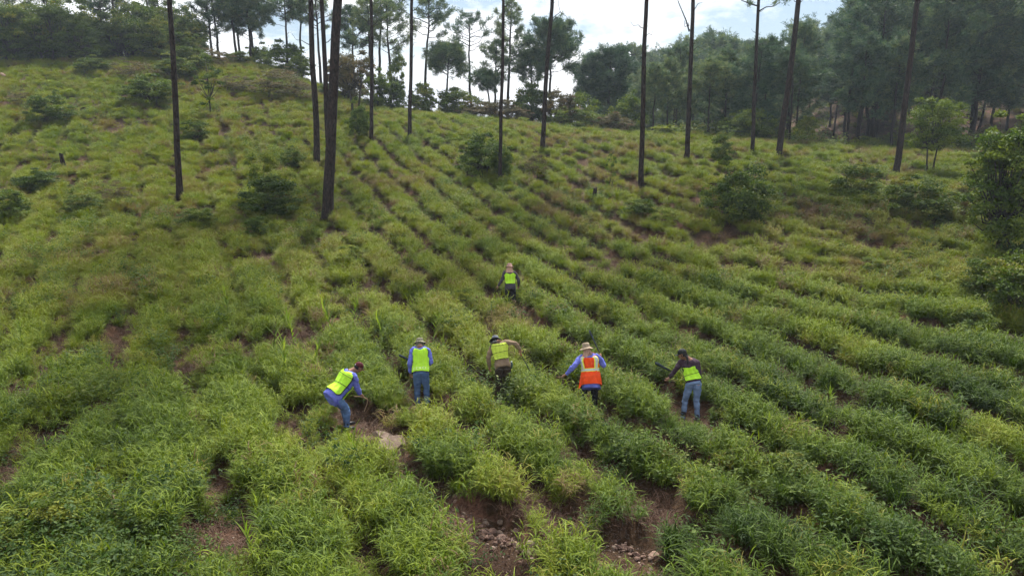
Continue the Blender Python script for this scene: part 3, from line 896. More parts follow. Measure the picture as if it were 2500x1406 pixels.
# ---------------------------------------------------------------- oaks on the left ridge
OP = [broad_mesh(900 + i, 7.0, 6.0, .14, M_oak, 60, 210, .24, .16, 1 + (i % 2)) for i in range(5)]
G_OAK = 'dark oaks along the left ridge'
OAKS = [(-60, -15, 80, 150), (5, 5, 78, 120), (55, 26, 82, 110), (100, 8, 80, 130), (150, -12, 82, 150), (195, 45, 79, 100), (235, 55, 83, 90), (280, 58, 82, 90),
        (325, 4, 84, 120), (370, 20, 82, 120), (415, 22, 84, 110), (455, 48, 83, 90), (130, 40, 88, 120), (30, 45, 90, 120), (210, 40, 92, 110), (300, 50, 92, 110), (400, 45, 92, 100),
        (480, 85, 84, 50), (75, 20, 94, 130), (175, 25, 94, 130), (260, 30, 95, 120), (345, 15, 94, 130), (440, 30, 90, 110), (430, 60, 82, 90), (465, 95, 81, 60), (385, 50, 80, 90), (20, 60, 77, 90), (-120, 30, 80, 130), (-180, 30, 82, 130)]
for i, (px, ty, Y, W) in enumerate(OAKS):
    p = at(px, ty, Y); g = gz(p[0], Y); H = max(3.0, p[2] - g)
    w = W / F * Y / 6.0
    lab = 'dark rounded oak in the front line of the left ridge' if Y < 86 else 'oak showing dimly behind the front line on the left ridge'
    tree('oak_tree', (p[0], Y, g - .1), lab, G_OAK, OP[i % 5], random.uniform(0, 6.28), w, H / 7.0)

# ---------------------------------------------------------------- shrubs
SH = {
    'dark': [broad_mesh(1000 + i, 2.0, 2.2, .06, M_dark, 62, 210, .10, .02, 4) for i in range(3)],
    'bright': [broad_mesh(1020 + i, 2.0, 2.0, .08, M_bright, 30, 260, .085, .025, 4) for i in range(3)],
    'brown': [broad_mesh(1040 + i, 2.0, 2.2, .08, M_brown, 24, 150, .085, .022, 5) for i in range(3)],
    'mid': [broad_mesh(1060 + i, 2.0, 2.2, .06, M_oak, 56, 200, .11, .02, 4) for i in range(3)],
    'thin': [broad_mesh(1080 + i, 2.0, 1.5, .2, M_dark, 16, 90, .085, .03, 2) for i in range(2)],
}
def shrub(px, py, W, H, kind, label, group='shrubs scattered over the field', name='shrub', k=None, rz=None):
    p = place(px, py); d = math.hypot(p.y, CAM_Z - p.z)
    h = H / F * d / 1.95; w = min(W / F * d / 2.1, 1.9 * h)
    me = SH[kind][(k if k is not None else random.randint(0, 9)) % len(SH[kind])]
    return tree(name, p - Vector((0, 0, .05)), label, group, me, random.uniform(0, 6.28), w, h, 'shrub', ('stems', 'foliage'))
for s in [
    (1180, 440, 104, 92, 'dark', 'large dark shrub left of the slender trunk in the planted rows'),
    (1228, 448, 46, 80, 'dark', 'dark shrub at the foot of the slender trunk in the planted rows'),
    (1312, 442, 62, 68, 'brown', 'small olive shrub in the rows below the leaning trunk with dead twigs'),
    (1490, 466, 48, 88, 'thin', 'thin dark sapling in the rows left of the lone trunk on the right slope'),
    (1800, 546, 150, 140, 'mid', 'big rounded bush, the largest on the right slope'),
    (1772, 500, 90, 80, 'bright', 'yellow-green bush growing into the left side of the big rounded bush'),
    (1760, 402, 48, 60, 'mid', 'small shrub between the forked-branch trunk and the thin trunk'),
    (1786, 398, 44, 40, 'brown', 'low brownish shrub right next to the small one by the forked-branch trunk'),
    (2088, 488, 108, 80, 'mid', 'dark spreading shrub left of the right-leaning trunk'),
    (2240, 532, 150, 92, 'mid', 'wide dense shrub below the small two-stemmed tree'),
    (2195, 520, 80, 66, 'dark', 'dark shrub joined to the left side of the wide dense shrub'),
    (2368, 560, 70, 112, 'brown', 'thin leafed brownish shrub at the left of the large tree on the right edge'),
    (2470, 790, 170, 150, 'mid', 'broad shrub at the right edge below the large tree'),
    (2400, 745, 110, 90, 'mid', 'shrub spilling downhill left of the broad one at the right edge'),
    (2380, 815, 90, 60, 'dark', 'low dark shrub above the bare patch at the right edge'),
    (645, 500, 96, 112, 'bright', 'tall loose yellow-tipped shrub upper left of the dark mound left of the thickest trunk'),
    (664, 540, 128, 88, 'mid', 'dark leafy mound just left of the thickest trunk'),
    (630, 585, 62, 48, 'dark', 'small dark shrub below the dark leafy mound'),
    (716, 408, 60, 46, 'mid', 'small round shrub left of the farther straight trunk'),
    (880, 348, 52, 82, 'mid', 'feathery shrub left of the slim trunk above the rows'),
    (372, 258, 112, 62, 'dark', 'dark spreading shrub high on the left slope, left of the lone trunk'),
    (126, 312, 92, 62, 'dark', 'dark round shrub on the upper left slope, lower of the pair'),
    (60, 268, 62, 42, 'brown', 'reddish low shrub at the upper left, higher of the pair'),
    (140, 262, 40, 44, 'thin', 'spindly sapling above the dark round shrub at the upper left'),
    (480, 345, 70, 48, 'mid', 'ferny shrub right of the lone trunk, below the slender little tree'),
    (100, 470, 96, 48, 'dark', 'low dark shrub below the leaning stump'),
    (285, 505, 80, 56, 'brown', 'brownish shrub left of the foot of the lone dark trunk'),
    (28, 545, 90, 66, 'dark', 'dark shrub at the left edge of the picture'),
    (205, 528, 92, 40, 'mid', 'flat green shrub between the left edge and the lone trunk'),
    (485, 562, 84, 40, 'dark', 'dark ferny patch below the foot of the lone trunk'),
    (852, 660, 92, 50, 'bright', 'yellow-flowered low shrub below the thickest trunk'),
    (690, 238, 130, 52, 'brown', 'brown shrub under the hilltop, left of the three close trunks'),
    (600, 232, 110, 34, 'brown', 'brown scrub band under the grassy hilltop'),
    (560, 225, 90, 40, 'brown', 'brown scrub at the left end of the band under the grassy hilltop'),
    (650, 242, 100, 44, 'brown', 'brown scrub in the middle of the band under the grassy hilltop'),
    (735, 250, 90, 44, 'brown', 'brown scrub at the right end of the band, beside the three close trunks'),
    (690, 205, 90, 34, 'brown', 'brown scrub on the grassy hilltop above the band'),
    (470, 175, 80, 50, 'mid', 'green shrub at the left foot of the grassy hilltop'),
    (540, 165, 60, 34, 'brown', 'brown shrub on the crest of the grassy hilltop'),
    (585, 158, 50, 26, 'mid', 'low green shrub on the crest of the grassy hilltop'),
    (505, 160, 70, 40, 'brown', 'bare-looking brown bush on the shoulder of the hilltop'),
    (320, 190, 110, 40, 'brown', 'brownish scrub at the foot of the left oaks'),
    (230, 178, 90, 34, 'mid', 'low green bush at the foot of the left oaks'),
    (430, 190, 90, 46, 'mid', 'green bush right of the lone dark trunk under the oaks'),
    (2130, 680, 74, 44, 'bright', 'light green fern-like plant in the brown ground on the right slope'),
    (1560, 545, 70, 46, 'mid', 'green plant in the rows under the lone trunk on the right slope'),
    (1620, 560, 80, 56, 'bright', 'bright plant left of the big rounded bush'),
    (2210, 640, 70, 40, 'bright', 'pale ferny plant left of the large tree on the right edge'),
    (1500, 790, 80, 46, 'bright', 'bright bushy weed above the orange-vested person'),
    (1130, 750, 60, 40, 'bright', 'bright bushy weed left of the farthest person'),
    (1930, 1200, 120, 70, 'mid', 'ferny green plant among the rows at the lower right'),
    (2110, 1260, 110, 60, 'mid', 'second ferny plant farther down the lower right rows'),
    (110, 1330, 210, 110, 'bright', 'mound of round-leafed yellow-green scrub at the lower left corner'),
    (230, 1290, 130, 80, 'bright', 'smaller round-leafed mound beside the corner one at the lower left'),
]:
    shrub(*s)

def small_tree(px, py, W, H, crown0, mat, stems, label, nl=30, n=230, size=.10, r0=.07, seed=1):
    p = place(px, py); d = math.hypot(p.y, CAM_Z - p.z)
    me = broad_mesh(seed, H / F * d, W / F * d, crown0, mat, nl, n, size, r0, stems)
    tree('small_tree', p - Vector((0, 0, .05)), label, 'small broad-leaved trees in the field', me)
small_tree(2270, 432, 122, 176, .36, M_dark, 2, 'small round-crowned tree on two leaning stems, at the right', seed=2101, nl=70, size=.14)
small_tree(2436, 640, 170, 322, .12, M_dark, 1, 'large dark leafy tree at the right edge of the picture', nl=130, n=230, size=.15, r0=.12, seed=2102)
small_tree(2496, 560, 120, 200, .15, M_oak, 1, 'tree cut by the right edge behind the large dark one', nl=30, n=250, size=.12, seed=2103)
small_tree(514, 288, 66, 150, .18, M_dark, 1, 'slender dark little tree right of the lone trunk on the left slope', nl=20, n=160, size=.13, r0=.08, seed=2104)
small_tree(362, 240, 100, 70, .45, M_brown, 1, 'low tree with an open branching crown on the upper left slope', nl=14, n=90, size=.12, r0=.07, seed=2105)
small_tree(868, 282, 104, 146, .38, M_brown, 2, 'brownish round tree at the top of the rows, right of the thickest trunk', nl=32, n=230, size=.17, r0=.12, seed=2106)
small_tree(1608, 330, 96, 124, .1, M_dark, 1, 'glossy dark tree right of the lone trunk on the right slope', nl=30, n=220, size=.17, r0=.1, seed=2107)

# scrub along the crest and under the wood
SB = [broad_mesh(1200 + i, 3.0, 3.2, .04, [M_oak, M_dark, M_brown, M_bright][i % 4], 54, 150, .17, .04, 3) for i in range(8)]
G_CR = 'bushes along the crest of the field'
np.random.seed(12); random.seed(12)
def crest_bush(px, ty, W, Y, k, label, group=G_CR):
    p = at(px, ty, Y); g = gz(p[0], Y); H = max(.8, p[2] - g)
    tree('bush', (p[0], Y, g - .1), label, group, SB[k % 8], random.uniform(0, 6.28), min(W / F * Y / 3.1, .55 * H), H / 3.0, 'bush', ('stems', 'foliage'))
for j, (px, ty, W, Y, k, lab) in enumerate([
    (915, 185, 70, 74, 1, 'dark bush between the brownish round tree and the slim trunk'), (950, 205, 70, 75, 0, 'green bush behind the rows, left of the slim reddish trunk'),
    (968, 148, 46, 78, 5, 'tall narrow dark bush left of the slim reddish trunk'), (1035, 205, 66, 76, 4, 'leafy bush right of the slim reddish trunk on the skyline'),
    (1020, 235, 60, 75, 0, 'low bush on the crest right of the slim reddish trunk'), (1100, 215, 70, 78, 4, 'bush under the short round-headed pine'), (1130, 228, 90, 77, 0, 'wide green bush on the crest under the sparse pine'),
    (1150, 255, 60, 75, 6, 'small brown bush on the crest under the sparse pine'), (1215, 245, 100, 75, 2, 'olive brown bush behind the slender trunk'), (1255, 262, 80, 74, 6, 'brown bush right behind the slender trunk'),
    (1290, 205, 70, 78, 4, 'dark green bush left of the leaning trunk'), (1305, 230, 90, 77, 5, 'bush left of the leaning trunk, in front'), (1368, 225, 80, 74, 2, 'tall olive bush right of the leaning trunk'),
    (1380, 262, 90, 73, 3, 'bright low bush right of the leaning trunk'), (1440, 275, 90, 73, 0, 'green bush between leaning trunk and lone trunk'), (1420, 235, 80, 78, 5, 'dark bush under the low dense pine'),
    (1500, 280, 90, 72, 6, 'brown bush under the broad dark pine'), (1540, 240, 80, 76, 1, 'dark bush left of the lone trunk'), (1275, 285, 60, 72, 3, 'bright small bush on the crest right of the slender trunk'),
    (800, 205, 70, 74, 5, 'dark bush behind the three close trunks'), (840, 150, 80, 76, 2, 'brown bush above the thickest trunk'), (740, 205, 60, 75, 2, 'brown bush between the close trunks'),
    (650, 130, 60, 88, 5, 'dark bush at the right of the hilltop group'), (700, 112, 90, 86, 1, 'dark leafy bush on the right shoulder of the hill'), (560, 132, 50, 86, 5, 'dark bush at the foot of the thin hilltop pines'),
    (730, 140, 60, 84, 5, 'dark bush left of the three close trunks on the skyline'), (630, 118, 60, 90, 1, 'dark bush behind the thick bushy pine'), (700, 165, 60, 84, 2, 'brown bush low on the right shoulder of the hill')]):
    crest_bush(px, ty, W, Y, k, lab)
for j in range(58):
    px = random.uniform(1560, 2640); Y = random.uniform(67, 78) if j % 3 else random.uniform(80, 110)
    x = (px - 1250) / F * Y; g = gz(x, Y)
    k = random.choice([0, 1, 2, 3, 4, 5, 6, 7])
    h = random.uniform(1.2, 2.8); w = random.uniform(.6, 1.1)
    col = ['green', 'dark green', 'olive brown', 'bright green'][k % 4]
    place_ = 'at the foot of the wood on the right' if Y < 80 else 'growing under the pines up the right hillside'
    tree('bush', (x, Y, g - .1), '%s bush %s' % (col, place_), 'bushes under the wood on the right', SB[k], random.uniform(0, 6.28), w, h / 3.0, 'bush', ('stems', 'foliage'))

# ---------------------------------------------------------------- stumps
def stump(px, py, Wpx, Hpx, lean, label, seed):
    p = place(px, py); d = math.hypot(p.y, CAM_Z - p.z); r = Wpx / F * d / 2; h = Hpx / F * d
    np.random.seed(seed); f = Faces(); g = Faces()
    k = 12; a = np.arange(k) * 2 * math.pi / k; V = []
    for i, z in enumerate(np.linspace(-.15, 1, 7)):
        rr = r * (1.25 if i == 0 else 1.12 if i == 1 else 1.0 - .05 * i) * (1 + .08 * np.random.randn(k))
        zz = z * h + (np.random.rand(k) * .25 * h if i == 6 else 0)
        V.append(np.stack([rr * np.cos(a) + lean * z, rr * np.sin(a), np.full(k, 0.) + zz], 1))
    V = np.concatenate(V)
    q = [(i * k + j, i * k + (j + 1) % k, (i + 1) * k + (j + 1) % k, (i + 1) * k + j) for i in range(6) for j in range(k)]
    f.add(V, None, q)
    top = V[-k:]; c = top.mean(0) - np.array([0, 0, .12 * h])
    g.add(np.concatenate([top * .985 + c * .015, c[None]]), [(j, (j + 1) % k, k) for j in range(k)])
    t = thing('tree_stump', p, label, 'tree stump', 'old tree stumps in the field')
    link('bark', f.mesh('bark', M_bark), t); link('cut_face', g.mesh('cut_face', M_stump), t)
M_stump = simple('charred_wood', (.035, .026, .02), .95, .5, 14, .5)
stump(205, 284, 14, 12, 0, 'short squat black stump on the upper left slope', 1)
stump(160, 425, 13, 34, -.12, 'tall leaning charred stump on the left slope', 2)
stump(1450, 500, 13, 26, .05, 'dark upright stump in the rows at the middle right', 3)

# ---------------------------------------------------------------- stones
def stone_mesh(seed, cuts=9, mat=None):
    rnd = random.Random(seed)
    bm = bmesh.new(); bmesh.ops.create_icosphere(bm, subdivisions=3, radius=.5)
    for v in bm.verts: v.co *= 1 + .12 * mnoise.noise(v.co * 2.2 + Vector((seed, 0, 0)))
    for c in range(cuts):
        n = Vector((rnd.gauss(0, 1), rnd.gauss(0, 1), rnd.gauss(0, .8))).normalized()
        dd = rnd.uniform(.24, .42)
        for v in bm.verts:
            e = v.co.dot(n) - dd
            if e > 0: v.co -= n * e * .93
    for v in bm.verts: v.co += v.co.normalized() * .018 * mnoise.noise(v.co * 9)
    me = bpy.data.meshes.new('stone'); bm.to_mesh(me); bm.free(); me.materials.append(mat)
    return me
def stone_mat(name, c1, c2):
    m, n, l = new_mat(name)
    o = n.new('ShaderNodeOutputMaterial'); b = n.new('ShaderNodeBsdfPrincipled'); b.inputs['Roughness'].default_value = .9
    b.inputs['Specular IOR Level'].default_value = .2
    tc = n.new('ShaderNodeTexCoord'); oi = n.new('ShaderNodeObjectInfo')
    no = n.new('ShaderNodeTexNoise'); no.inputs['Scale'].default_value = 4; no.inputs['Detail'].default_value = 8; no.inputs['Roughness'].default_value = .7
    ad = n.new('ShaderNodeMath'); ad.operation = 'MULTIPLY_ADD'; ad.inputs[1].default_value = .35
    sb = n.new('ShaderNodeMath'); sb.operation = 'SUBTRACT'; sb.inputs[1].default_value = .17
    r = n.new('ShaderNodeValToRGB'); e = r.color_ramp.elements
    e[0].position = .3; e[0].color = (*c1, 1); e[1].position = .72; e[1].color = (*c2, 1)
    l.new(tc.outputs['Object'], no.inputs[0]); l.new(oi.outputs['Random'], ad.inputs[0]); l.new(no.outputs['Fac'], ad.inputs[2])
    l.new(ad.outputs[0], sb.inputs[0]); l.new(sb.outputs[0], r.inputs[0]); l.new(r.outputs[0], b.inputs['Base Color'])
    bp = n.new('ShaderNodeBump'); bp.inputs['Strength'].default_value = .7; bp.inputs['Distance'].default_value = .03
    l.new(no.outputs['Fac'], bp.inputs['Height']); l.new(bp.outputs[0], b.inputs['Normal']); l.new(b.outputs[0], o.inputs[0])
    return m
M_pale = stone_mat('pale_rock', (.08, .055, .042), (.27, .20, .155))
M_red = stone_mat('reddish_rock', (.075, .042, .034), (.27, .18, .14))
SP = [stone_mesh(i, mat=M_pale) for i in range(4)]
def slab_mesh(seed):
    rnd = random.Random(seed); np.random.seed(seed)
    bm = bmesh.new(); n = 9; ring = []
    for z, k in ((-.5, 1.0), (.18, .96), (.5, .74)):
        ring.append([bm.verts.new((math.cos(a) * k * r, math.sin(a) * k * r, z + rnd.uniform(-.07, .07))) for a, r in zip([6.283 * i / n + .25 * math.sin(seed + i * 2) for i in range(n)], [.5 * (.78 + .3 * abs(math.sin(seed * 3 + i * 1.7))) for i in range(n)])])
    for a, b in zip(ring, ring[1:]):
        for i in range(n): bm.faces.new((a[i], a[(i + 1) % n], b[(i + 1) % n], b[i]))
    bm.faces.new(ring[0][::-1]); bm.faces.new(ring[2])
    bmesh.ops.bevel(bm, geom=bm.edges[:], offset=.02, segments=1, affect='EDGES')
    bmesh.ops.triangulate(bm, faces=bm.faces[:]); bmesh.ops.subdivide_edges(bm, edges=bm.edges[:], cuts=2, use_grid_fill=True)
    for v in bm.verts: v.co += Vector((mnoise.noise(v.co * 5), mnoise.noise(v.co * 5 + Vector((9, 0, 0))), mnoise.noise(v.co * 4 + Vector((0, 9, 0))) * 1.6)) * .045
    me = bpy.data.meshes.new('rock'); bm.to_mesh(me); bm.free(); me.materials.append(M_pale)
    return me
SLAB = [slab_mesh(3), slab_mesh(8)]
SR = [stone_mesh(20 + i, mat=M_red) for i in range(6)]
def stone(px, py, W, me, label, group=None, flat=.65, sink=.25, asp=1.0, name='stone'):
    p = place(px, py); d = math.hypot(p.y, CAM_Z - p.z); w = W / F * d
    o = link(name, me); o.location = p + Vector((0, 0, w * flat * (.5 - sink)))
    o.rotation_euler = (random.uniform(-.25, .25), random.uniform(-.25, .25), random.uniform(0, 6.28))
    o.scale = (w, w * asp, w * flat); tag(o, label, 'stone', group)
    return o
r_ = stone(954, 1096, 84, SLAB[0], 'large pale flat rock on bare soil right of the bending person in the maroon cap', None, .36, .10, .85, 'rock'); r_.rotation_euler = (0.25, -.1, .5)
r_ = stone(937, 1068, 62, SLAB[1], 'paler narrower rock leaning behind the large flat rock', None, .36, .15, .6, 'rock')
stone(908, 1072, 40, SR[1], 'reddish rock touching the left side of the large flat rock', None, .6)
stone(1294, 1333, 27, SP[2], 'upright orange-tan stone, the tallest in the nearer stone pile', None, 1.1, .2)
stone(1286, 1346, 25, SP[3], 'white angular stone at the lower end of the nearer stone pile', None, .9)
stone(1222, 1308, 26, SR[2], 'dark purple stone in the middle of the nearer stone pile', None, .7)
stone(1300, 1362, 20, SP[1], 'pale flat stone below the nearer stone pile', None, .4)
stone(1597, 1345, 30, SR[4], 'broad reddish stone at the right end of the farther right stone pile', None, .6)
stone(1460, 1270, 20, SP[1], 'lone pale stone in the furrow above the right stone pile', None, .6)
stone(976, 1134, 22, SP[2], 'pale stone below the large flat rock', None, .6)
stone(884, 712, 18, SP[0], 'small pale stone on bare soil left of the farthest person', None, .6)
stone(6, 194, 22, SR[3], 'reddish boulder at the far left edge of the upper slope', None, .8)
stone(2460, 820, 40, SP[2], 'pale stone half buried at the right edge bare patch', None, .3)
stone(200, 1094, 26, SP[1], 'pale stone at the bare patch on the lower left', None, .5)
stone(2150, 590, 26, SP[3], 'pale stone on the brown ground left of the large tree at right', None, .4)
random.seed(55)
def pile(pts, n, spread, smin, smax, label, group):
    for i in range(n):
        t = random.random() * (len(pts) - 1); k = int(t); u = t - k
        px = pts[k][0] * (1 - u) + pts[k + 1][0] * u + random.gauss(0, spread)
        py = pts[k][1] * (1 - u) + pts[k + 1][1] * u + random.gauss(0, spread * .6)
        s = random.uniform(smin, smax) * (1 if random.random() < .8 else 1.4)
        stone(px, py, s, (SP + SR + SR + SR)[random.randint(0, 21)], label, group, random.uniform(.5, .95), .22, random.uniform(.7, 1.1))
pile([(1165, 1290), (1200, 1300), (1240, 1318), (1300, 1345)], 80, 20, 6, 17, 'small broken stone in the pile at the bottom centre', 'stones of the bottom centre pile')
pile([(1480, 1325), (1530, 1330), (1585, 1360)], 44, 11, 7, 14, 'small reddish stone in the pile right of the bottom centre', 'stones of the bottom right-hand pile')
pile([(1115, 1215), (1140, 1260), (1180, 1275)], 14, 12, 7, 14, 'small stone on the bare soil above the bottom centre pile', 'stones above the bottom centre pile')
pile([(1160, 1030), (1170, 1060), (1180, 1070)], 14, 9, 7, 15, 'small reddish stone in the bare gap below the tan-shirted person', 'stones in the gap below the tan-shirted person')
pile([(1590, 1390), (1650, 1402)], 12, 12, 7, 14, 'small stone near the bottom edge right of centre', 'stones by the bottom edge')
pile([(1430, 1240), (1480, 1275)], 8, 10, 6, 13, 'small stone in the furrow above the right stone pile', 'stones in the right furrow')

# ---------------------------------------------------------------- tall lime-coloured shoots
def shoot_mesh(seed, H=.95, n=15, L=.42, w=.034):
    np.random.seed(seed); f = Faces(); s = Faces()
    z = np.linspace(0, 1, 6); bx, by = np.random.randn(2) * .12
    P = np.stack([bx * z ** 2, by * z ** 2, H * z * .92], 1)
    tube(s, P, np.linspace(.010, .005, 6), 6)
    t = np.linspace(.2, 1, n); B = np.stack([np.interp(t, z, P[:, j]) for j in range(3)], 1)
    blades(f, B, np.arange(n) * math.pi + np.random.randn(n) * .35 + 1, np.linspace(.6, 1.25, n), L * np.random.uniform(.8, 1.15, n), np.full(n, w), np.linspace(.9, .5, n), 4, None)
    return s.mesh('stem', M_shoot), f.mesh('foliage', M_shoot)
SHOOT = [shoot_mesh(i) for i in range(4)]
for px, py, h, lab in [
    (622, 1402, 120, 'lime-green cane-like shoot standing on bare soil near the bottom left'), (628, 1300, 90, 'lime-green shoot above the one near the bottom edge'),
    (888, 1190, 110, 'lime-green leafy shoot below the pale flat rock'), (1215, 1200, 60, 'short lime shoot in the middle row below the tan-shirted person'),
    (718, 850, 90, 'tall arching shoot up-slope left of the bending person'), (815, 850, 90, 'arching shoot right above the bending person'),
    (670, 900, 100, 'leafy shoot left of the bending person'), (700, 950, 100, 'dense shoot beside the bending person'), (765, 930, 80, 'shoot touching the bending person on the left'),
    (560, 800, 80, 'shoot standing in the left grass, above centre left'), (940, 850, 80, 'shoot left of the upright person in jeans'), (1055, 845, 80, 'shoot right behind the upright person in jeans'),
    (1085, 880, 60, 'bright shoot at the right of the upright person in jeans'), (2310, 1050, 70, 'bright shoot in the far right rows'), (2030, 1010, 70, 'bright shoot right of the person in light jeans'),
    (390, 1040, 90, 'bright shoot in the left foreground grass'), (290, 960, 80, 'shoot at the left among the pale grass'), (1130, 660, 60, 'bright shoot up-slope of the farthest person on the left'),
    (860, 800, 70, 'shoot uphill between the bending and the upright person'), (60, 880, 70, 'shoot near the left edge'), (1870, 1090, 60, 'short bright shoot below right of the person in light jeans'),
    (2060, 1130, 70, 'shoot in the lower right rows'), (960, 985, 50, 'short shoot below the upright person in jeans')]:
    p = place(px, py); d = math.hypot(p.y, CAM_Z - p.z); me = random.choice(SHOOT); s = h / F * d / .95 * 1.05
    tree('leafy_shoot', p, lab, 'lime-green leafy shoots', me, random.uniform(0, 6.28), s, s, 'plant', ('stem', 'foliage'))
# ---------------------------------------------------------------- people
def V3(*a): return np.array(a, float)
def unit(v): v = np.asarray(v, float); return v / (np.linalg.norm(v) + 1e-9)

def remeshed(F_, name, mat, voxel, smooth=2, wrinkle=0.0, wscale=9.0, seed=0):
    me = F_.mesh('tmp')
    o = bpy.data.objects.new('tmp', me); COL.objects.link(o)
    m = o.modifiers.new('r', 'REMESH'); m.mode = 'VOXEL'; m.voxel_size = voxel
    s = o.modifiers.new('s', 'SMOOTH'); s.factor = .5; s.iterations = smooth
    dg = bpy.context.evaluated_depsgraph_get(); dg.update()
    out = bpy.data.meshes.new_from_object(o.evaluated_get(dg))
    bpy.data.objects.remove(o)
    out.name = name; out.materials.clear(); out.materials.append(mat)
    if wrinkle:
        for v in out.vertices:
            c = v.co
            n = mnoise.noise(Vector((c.x * wscale, c.y * wscale, c.z * wscale * 2.2 + seed))) + .5 * mnoise.noise(Vector((c.x * wscale * 2.3 + c.z * 9, c.y * wscale * 2.3, c.z * wscale * 3 + seed)))
            v.co = c + v.normal * n * wrinkle
    out.polygons.foreach_set('use_smooth', [True] * len(out.polygons))
    out.update()
    return out

class Torso:
    """tapered elliptical trunk between hips and shoulders, with a surface to lay clothes on"""
    # t: 0 crotch level ... 1 base of the neck; half width, half depth
    PR = [(-.50, .185, .150), (-.22, .170, .130), (0, .165, .125), (.15, .165, .120), (.35, .145, .110), (.6, .165, .118), (.80, .185, .118), (.92, .165, .098), (1.0, .10, .075), (1.06, .062, .062)]
    def __init__(s, hip, sho, side_h, side_s, k=1.0, bow=.05):
        s.hip, s.sho = np.array(hip), np.array(sho); s.k = k
        s.sh, s.ss = unit(side_h), unit(side_s)
        ax = unit(s.sho - s.hip); f = unit(np.cross(ax, -s.sh)) ; s.bow = -f * bow if True else 0
    def frame(s, t):
        c = s.hip * (1 - t) + s.sho * t + s.bow * 4 * max(0, min(t, 1)) * (1 - max(0, min(t, 1)))
        ax = unit((s.sho - s.hip) + s.bow * 4 * (1 - 2 * max(0, min(t, 1))))
        sd = unit(s.sh * (1 - t) + s.ss * t); sd = unit(sd - ax * (sd @ ax))
        fw = np.cross(ax, sd) * -1.0
        return c, ax, sd, -fw            # fw is the front direction
    def pt(s, t, ang, off=0.0):
        """ang 0 = middle of the back, +90 degrees = the person's right side"""
        c, ax, sd, fw = s.frame(t)
        P = np.array(s.PR); a = np.interp(t, P[:, 0], P[:, 1]) * s.k + off; b = np.interp(t, P[:, 0], P[:, 2]) * s.k + off
        ca, sa = math.cos(ang), math.sin(ang)
        return c + sd * a * np.sign(sa) * abs(sa) ** .85 - fw * b * np.sign(ca) * abs(ca) ** .85
    def loft(s, F_, off=0.0, t0=0.0, t1=1.06, n=22, m=28):
        V = []
        for t in np.linspace(t0, t1, n):
            V += [s.pt(t, 2 * math.pi * j / m, off) for j in range(m)]
        q = [(i * m + j, i * m + (j + 1) % m, (i + 1) * m + (j + 1) % m, (i + 1) * m + j) for i in range(n - 1) for j in range(m)]
        V = V + [np.mean(V[:m], 0), np.mean(V[-m:], 0)]
        f3 = [(n * m, (j + 1) % m, j) for j in range(m)] + [(n * m + 1, (n - 1) * m + j, (n - 1) * m + (j + 1) % m) for j in range(m)]
        F_.add(V, f3, q)
    def patch(s, name, mat, test, t0, t1, a0, a1, off, n=44, m=72, thick=.004, flare=0.0, wr=.008):
        V = []; ok = []
        for t in np.linspace(t0, t1, n):
            for a in np.linspace(a0, a1, m):
                w = wr * mnoise.noise(Vector((a * 3.2, t * 7, off * 50))) + wr * .7 * math.sin(a * 9 + t * 6 * math.sin(a * 2))
                V.append(s.pt(t, a, off + w + flare * max(0, .35 - t)))
        q = []
        for i in range(n - 1):
            for j in range(m - 1):
                tt = t0 + (t1 - t0) * (i + .5) / (n - 1); aa = a0 + (a1 - a0) * (j + .5) / (m - 1)
                if test(tt, aa): q.append((i * m + j, i * m + j + 1, (i + 1) * m + j + 1, (i + 1) * m + j))
        f = Faces(); f.add(V, None, q); me = f.mesh(name, mat, True)
        bm = bmesh.new(); bm.from_mesh(me)
        bmesh.ops.delete(bm, geom=[v for v in bm.verts if not v.link_faces], context='VERTS')
        bmesh.ops.solidify(bm, geom=bm.faces[:], thickness=-thick); bm.to_mesh(me); bm.free()
        return me

def limb(F_, pts, rad, n=12):
    """tapering limb through joints, rounded at the bends"""
    P = []; R = []
    for i in range(len(pts) - 1):
        a, b = np.array(pts[i]), np.array(pts[i + 1])
        for t in (0, .12, .35, .65, .88): P.append(a * (1 - t) + b * t); R.append(rad[i][0] * (1 - t) + rad[i][1] * t + (rad[i][2] if len(rad[i]) > 2 else 0) * math.sin(math.pi * min(1, t * 1.2)))
    P.append(np.array(pts[-1])); R.append(rad[-1][1])
    P = np.array(P); Q = P.copy(); Q[1:-1] = P[1:-1] * .5 + (P[:-2] + P[2:]) * .25
    tube(F_, Q, R, n)

def hand(F_, wrist, d, nrm, grip=True):
    """palm, four unequal fingers bent round a grip and a thumb from the side of the palm"""
    d = unit(d); nrm = unit(np.asarray(nrm) - d * (np.dot(nrm, d))); s = np.cross(d, nrm)
    w = np.array(wrist)
    tube(F_, [w - d * .01, w + d * .03, w + d * .065, w + d * .09], [.022, .027, .031, .024], 8)
    tube(F_, [w + d * .035 + s * .018, w + d * .085 + s * .022], [.016, .014], 6)
    tube(F_, [w + d * .035 - s * .018, w + d * .085 - s * .022], [.016, .014], 6)
    for k, (o, L) in enumerate(((-.030, .060), (-.010, .072), (.010, .068), (.029, .052))):
        b = w + d * .088 + s * o
        p1 = b + d * L * .42 + nrm * L * .15
        p2 = p1 + (d * .1 + nrm * .95) * L * .38
        p3 = p2 + (-d * .75 + nrm * .35) * L * .34
        if not grip: p2 = p1 + (d * .8 + nrm * .5) * L * .35; p3 = p2 + (d * .5 + nrm * .8) * L * .3
        tube(F_, [b - d * .01, b, p1, p2, p3], [.010, .0098, .009, .0085, .006], 6)
    b = w + d * .03 - s * .026
    tube(F_, [b, b - s * .022 + d * .018 + nrm * .012, b - s * .02 + d * .040 + nrm * .030, b - s * .004 + d * .052 + nrm * .042], [.013, .0115, .010, .007], 6)

